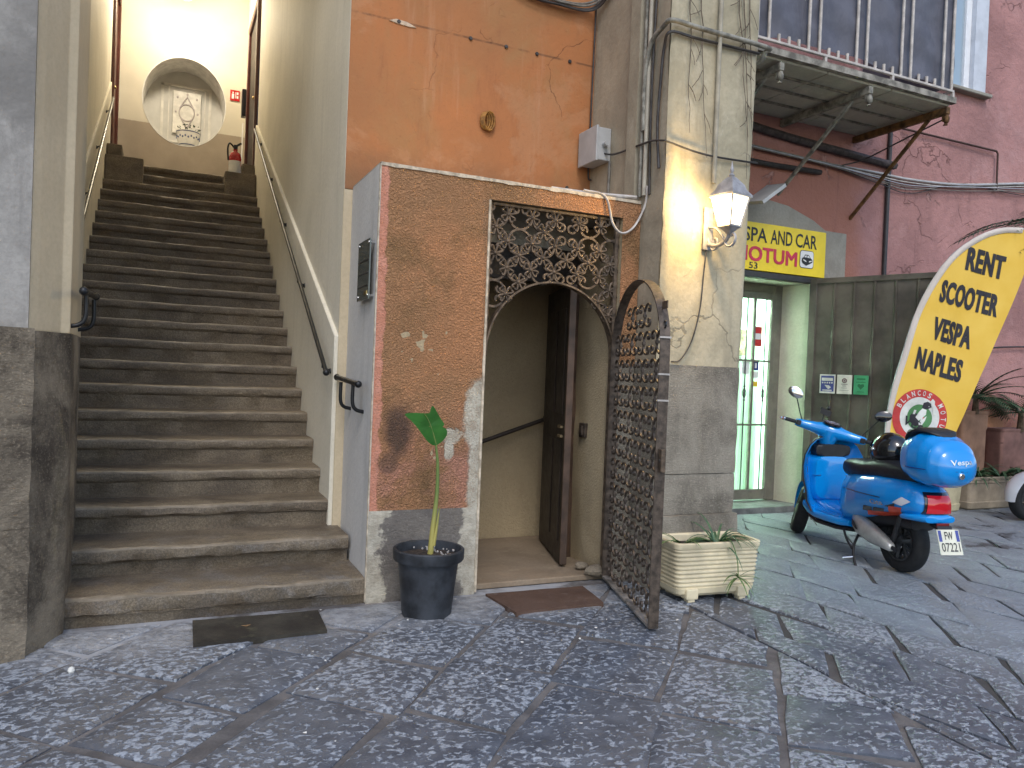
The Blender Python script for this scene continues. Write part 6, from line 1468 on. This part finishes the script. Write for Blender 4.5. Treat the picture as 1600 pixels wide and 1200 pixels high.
        for dx, f in ((.022, .3), (.018, .75), (.008, 1), (-.004, 1), (-.007, .92)):
            rr.append([c+M_ @ Vector((dx, .068*f*math.cos(2*math.pi*k_/18), .048*f*math.sin(2*math.pi*k_/18)+.012*math.cos(2*math.pi*k_/18)*s)) for k_ in range(18)])
        q.loft(rr, cap=True); q.build('mirror', BGL if s < 0 else CHR, mr, smooth=40)
    if full:
        q = MB(); q.tube([T((1.08, .08, 1.02)), T((1.10, .085, 1.12))], .007, 6); q.bar(T((1.085, .03, 1.135)), T((1.085, .12, 1.15)), .018, .05); q.ball(T((1.09, .06, 1.185)), .018, 8, 5); q.ball(T((1.09, .115, 1.165)), .016, 8, 5); q.build('phone_holder', BPL, hb_, smooth=40)
    # seat
    q = MB(); q.loft([ring_yz(x, z, hw, hu, hd, 3, 28) for x, z, hw, hu, hd in ((.70, .715, .03, .012, .03), (.68, .72, .075, .03, .05), (.60, .735, .125, .06, .085), (.45, .745, .158, .065, .085), (.30, .75, .168, .055, .08), (.20, .76, .170, .07, .08), (.05, .76, .170, .08, .08), (-.12, .745, .150, .070, .045), (-.22, .745, .12, .05, .04), (-.25, .745, .06, .02, .02))]); q.build('seat', SEATM, sc, smooth=60)
    # tail: lamp, indicators, plate
    def patch(pts, m, nm, off=.004, side=1, sub=5):
        """print or lens hugging the cowl side; pts are (x, z) corners of a quad"""
        q = MB(); P = [Vector((p[0], 0, p[1])) for p in pts]
        def F(a, b):
            p = P[0]*(1-a)*(1-b)+P[1]*a*(1-b)+P[2]*a*b+P[3]*(1-a)*b; return Vector((p.x, side*(cowl_y(p.x, p.z)+off), p.z))
        q.grid(F, sub, sub); return q.build(nm, m, sc, fix=False, smooth=80)
    def tailp(y, z, off=0):
        # rear surface of the cowl
        lo, hi = -.345, .2
        for _ in range(22):
            mid = (lo+hi)/2
            zc, hw, hu, hd = interp(COWL, mid); h = hu if z > zc else hd
            ins = (abs(y)/hw)**2.4+(abs(z-zc)/h)**2.4
            if ins < 1: hi = mid
            else: lo = mid
        return Vector((hi-off, y, z))
    def tq(y0, y1, z0, z1, m, nm, off, sub=8, tp=.0):
        q = MB(); q.grid(lambda a, b: tailp((y0+(y1-y0)*a)*(1-tp*b), z0+(z1-z0)*b, off+.012*math.sin(math.pi*a)*math.sin(math.pi*b)), sub, sub); return q.build(nm, m, sc, fix=False, smooth=80)
    tq(-.115, .115, .497, .655, BGL, 'tail_bezel', .010, 10, .12); tq(-.100, .100, .507, .635, REDL, 'tail_light', .020, 10, .10)
    for s in (-1, 1):
        patch([(-.262, .575), (-.20, .535), (-.125, .548), (-.20, .60)], CLRL, 'rear_indicator', .008, s)
    if full:
        patch([(.22, .432), (.13, .432), (.095, .475), (.185, .475)], BGL, 'side_decal', .004)
        patch([(.115, .442), (.02, .446), (-.02, .482), (.08, .478)], BGL, 'side_decal', .004)
        patch([(.21, .395), (-.065, .425), (-.065, .462), (.165, .438)], ORD, 'side_decal', .0045)
        patch([(-.015, .425), (-.125, .437), (-.195, .520), (-.085, .515)], ORD, 'side_decal', .005)
        patch([(-.035, .505), (-.125, .505), (-.145, .545), (-.130, .540)], BGL, 'side_decal', .004)
        uv, fs = text_geo('Gts', .03); q = MB(); q.add([(lambda X, Z: Vector((X, cowl_y(X, Z)+.006, Z)))(.095-.13*u+.012*v, .502+.035*v+.008*u) for u, v in uv], fs); q.build('script_badge', CHR, sc, fix=False)
        q = MB(); q.tube([Vector((x, cowl_y(x, .565)+.001, .565)) for x in [.50-.1*i for i in range(6)]], .003, 5); q.build('body_crease', BPL, sc)
    q = MB(); q.bar((-.30, 0, .42), (-.42, 0, .40), .07, .02); q.bar((-.405, -.0, .43), (-.462, 0, .27), .12, .010); q.build('plate_holder', BPL, sc, bevel=.004)
    pu = Vector((-.065, 0, -.18)).normalized()*-1; pr_ = Vector((0, -1, 0)); pn_ = Vector((-1, 0, .36)).normalized(); p0 = Vector((-.497, .088, .245))
    q = MB(); q.add([p0, p0+pr_*.176, p0+pr_*.176+pu*.176, p0+pu*.176], [(0, 1, 2, 3)]); q.v = q.v+[p-pn_*.006 for p in q.v]; q.f = [(0, 1, 2, 3), (7, 6, 5, 4), (0, 4, 5, 1), (1, 5, 6, 2), (2, 6, 7, 3), (3, 7, 4, 0)]; pl_ = q.build('licence_plate', PLATE, sc)
    if full:
        def pt_(s, x, y, w_, h_, m, b=.01):
            uv, fs = text_geo(s, b); q = MB(); q.add([p0+pr_*(x+w_*u)+pu*(y+h_*v)+pn_*.002 for u, v in uv], fs); q.build('plate_lettering', m, pl_, fix=False)
        pt_('FW', .055, .105, .065, .055, BLK, .012); pt_('07221', .015, .022, .146, .062, BLK, .008)
        for x in (.006, .145):
            q = MB(); o = p0+pr_*x+pu*.092+pn_*.0015; q.add([o, o+pr_*.025, o+pr_*.025+pu*.078, o+pu*.078], [(0, 1, 2, 3)]); q.build('plate_band', simple('plate_blue', (.06, .08, .30), .5), pl_, fix=False)
        q = MB(); q.box(-.40, -.385, -.05, .05, .415, .445); q.build('reflector', simple('dull_reflector', (.16, .012, .012), .3), sc, bevel=.003)
    # rear wheel, engine, muffler, stands
    wheel(sc, 0, .238, paint, 5, r=.238)
    q = MB(); q.loft([ring_yz(x, z, hw, h, h, 3, 16) for x, z, hw, h in ((.60, .26, .08, .05), (.45, .27, .10, .09), (.25, .27, .08, .10), (.05, .25, .05, .07), (-.05, .23, .04, .04))]); q.v = [p+Vector((0, -.075, 0)) for p in q.v]; q.build('engine', DALU, sc, smooth=40)
    q = MB(); q.loft([ring_yz(x, .40, hw, h, h, 3, 16) for x, hw, h in ((.40, .14, .10), (.2, .12, .10), (.0, .10, .07), (-.2, .10, .05))]); q.build('inner_mudguard', BPL, sc, smooth=40)
    q = MB(); q.tube([(.02, .075, .23), (-.10, .10, .47)], .022, 8); q.tube([(.0, .065, .225), (.32, .10, .26)], .03, 8); q.build('swingarm', DALU, sc, smooth=50)
    q = MB(); mu = []
    for x, y, z, hw, hh in ((.40, .13, .315, .024, .04), (.39, .132, .312, .038, .062), (.33, .135, .295, .052, .078), (.18, .142, .255, .058, .074), (.04, .147, .225, .050, .050), (-.06, .15, .20, .032, .032), (-.075, .15, .196, .022, .022)):
        mu.append([Vector((x, y+hw*sgnp(math.cos(2*math.pi*k_/22), .8), z+hh*sgnp(math.sin(2*math.pi*k_/22), .8))) for k_ in range(22)])
    q.loft(mu); mf = q.build('muffler', ALU, sc, smooth=50)
    q = MB(); q.add([Vector((x, y, z)) for x, y, z in ((.37, .184, .335), (.375, .182, .29), (.31, .193, .262), (.27, .200, .262), (.33, .192, .32))], [(0, 1, 2, 3, 4)]); q.build('muffler_recess', BPL, mf, fix=False)
    q = MB(); q.tube(bez([(-.06, .15, .20), (-.09, .15, .195), (-.11, .15, .185)], 6), .016, 8); q.build('tail_pipe', BPL, mf, smooth=50)
    q = MB(); q.tube(bez([(.36, .13, .20), (.31, .20, .12), (.24, .24, .03), (.20, .25, -.01)], 10), .011, 8); q.tube([(.36, .13, .20), (.36, -.13, .20)], .012, 8); q.tube(bez([(.36, -.13, .20), (.31, -.2, .12), (.24, -.24, .03), (.20, -.25, -.01)], 10), .011, 8); q.build('centre_stand', BPL, sc, smooth=50)
    q = MB(); q.tube([(.26, .235, .05), (.30, .30, .035)], .010, 8); q.build('stand_pedal', CHR, sc, smooth=50)
    q = MB(); q.tube(bez([(.52, .15, .22), (.42, .19, .16), (.33, .2, .10)], 8), .010, 6); q.build('side_stand', BPL, sc, smooth=50)
    q = MB(); q.ball((.52, .165, .285), (.03, .02, .012), 10, 6); q.build('foot_peg', BPL, sc, smooth=50)
    # rack and top case
    q = MB()
    for y in (-.09, .09): q.tube(bez([(.0, y, .735), (-.14, y, .735), (-.28, y*.9, .74), (-.40, y*.7, .74)], 12), .011, 6)
    for x in (-.14, -.28, -.38): q.tube([(x, -.085, .738), (x, .085, .738)], .009, 6)
    q.bar((-.20, 0, .70), (-.30, 0, .735), .12, .02); q.build('luggage_rack', BPL, sc, smooth=40)
    if full:
        TC = [(-.090, .885, .03, .03, .03), (-.10, .885, .11, .10, .08), (-.125, .885, .165, .15, .12), (-.18, .88, .20, .185, .15), (-.265, .88, .215, .21, .175), (-.36, .875, .212, .205, .18), (-.44, .865, .195, .175, .16), (-.505, .855, .155, .125, .125), (-.54, .85, .09, .06, .07), (-.548, .85, .04, .02, .02)][::-1]
        q = loft_tab(TC, 36, 36, 2.5); tc = q.build('top_case', paint, sc, smooth=70)
        # parting line just below the lid
        q = MB(); pts = []
        for i in range(44):
            a = 2*math.pi*i/44; pts.append(Vector((-.318+.2275*math.cos(a), .2165*sgnp(math.sin(a), .86), .832)))
        q.tube(pts, .004, 5, closed=True); q.build('lid_seam', simple('seam_shadow_blue', (.003, .05, .22), .4), tc)
        q = MB(); q.loft([ring_yz(x, z, hw, h, h, 2.6, 20) for x, z, hw, h in ((-.10, 1.00, .06, .02), (-.115, 1.03, .12, .04), (-.165, 1.075, .14, .03), (-.25, 1.098, .14, .02), (-.34, 1.090, .12, .016), (-.385, 1.07, .08, .014), (-.40, 1.06, .03, .006))]); q.build('backrest_pad', SEATM, tc, smooth=60)
        def tcx(y, z):
            lo, hi = -.548, -.2
            for _ in range(22):
                mid = (lo+hi)/2; zc, hw, hu, hd = interp(TC, mid); h = hu if z > zc else hd
                if (abs(y)/hw)**2.5+(abs(z-zc)/h)**2.5 < 1: hi = mid
                else: lo = mid
            return hi
        q = MB(); c = Vector((tcx(.0, .80)-.004, .0, .80)); q.lathe([(.022, -.006), (.022, .004), (.017, .008), (.006, .008)], (0, 0, 0), 16); q.v = [c+Vector((-p.z, p.x, p.y)) for p in q.v]; q.build('lock_button', CHR, tc, smooth=30)
        uv, fs = text_geo('Vespa', .02); q = MB(); q.add([(lambda Y, Z: Vector((tcx(Y, Z)-.004, Y, Z)))(.085-.17*u, .862+.048*v+.012*u) for u, v in uv], fs); q.build('script_badge', CHR, tc, fix=False)
    return sc
SH_ = math.atan2(.971, .237)
scooter('motor_scooter', (5.38, 4.20, 0), SH_, 1.04, BLUE, 'bright blue scooter with a big blue top case parked before the shop', True, R(-33))
scooter('motor_scooter', (10.50, 5.02, 0), math.atan2(.30, -1.0), 1.12, WHT, 'white scooter at the right edge showing only its front wheel and fender', False, R(6))
# helmet on the seat
hd = Vector((.237, .971, 0)); hl = Vector((-.971, .237, 0)); S0 = Vector((5.37, 4.20, 0))
hc = S0+hd*.215+hl*(-.02)+Vector((0, 0, .935))
hm = thing('helmet', (hc.x, hc.y, hc.z-.13), 'glossy black open-face helmet resting on the scooter seat', 'helmet')
q = MB(); rings = []
n = 26
for i in range(19):
    a = math.pi*(.02+.98*i/18*.74); ring = []
    for k in range(n):
        b = 2*math.pi*k/n; rx, ry, rz = .165, .140, .150
        z = rz*math.cos(a); x = rx*math.sin(a)*math.cos(b); y = ry*math.sin(a)*math.sin(b)
        ring.append(hc+hd*x+hl*y+Vector((0, 0, z)))
    rings.append(ring)
q.loft(rings); q.build('shell', BGL, hm, smooth=60)
q = MB(); rings = []
for j in range(10):
    a = R(-58+116*j/9); ring = []
    for z in (-.085, -.03, .03, .075): r_ = 1.04*math.sqrt(max(.1, 1-(z/.16)**2)); ring.append(hc+hd*(.165*r_*math.cos(a)+.006)+hl*(.142*r_*math.sin(a))+Vector((0, 0, z)))
    rings.append(ring)
q.loft(rings, cap=False, closed=False); vg = NB('smoked_visor'); vg.fin((.03, .03, .035), .06, coat=1); q.build('visor', vg.m, hm, smooth=80, fix=False)
q = MB(); q.tube([rings_ for rings_ in [hc+hd*(.128*math.cos(2*math.pi*k/24))+hl*(.108*math.sin(2*math.pi*k/24))+Vector((0, 0, -.098)) for k in range(24)]], .012, 6, closed=True); q.build('edge_trim', BPL, hm, smooth=60)
for s in (-1, 1):
    q = MB(); q.ball(hc+hl*.142*s+hd*.03+Vector((0, 0, .01)), (.016, .016, .016), 8, 6); q.build('visor_pivot', CHR, hm, smooth=60)
print('objects', len(bpy.data.objects))
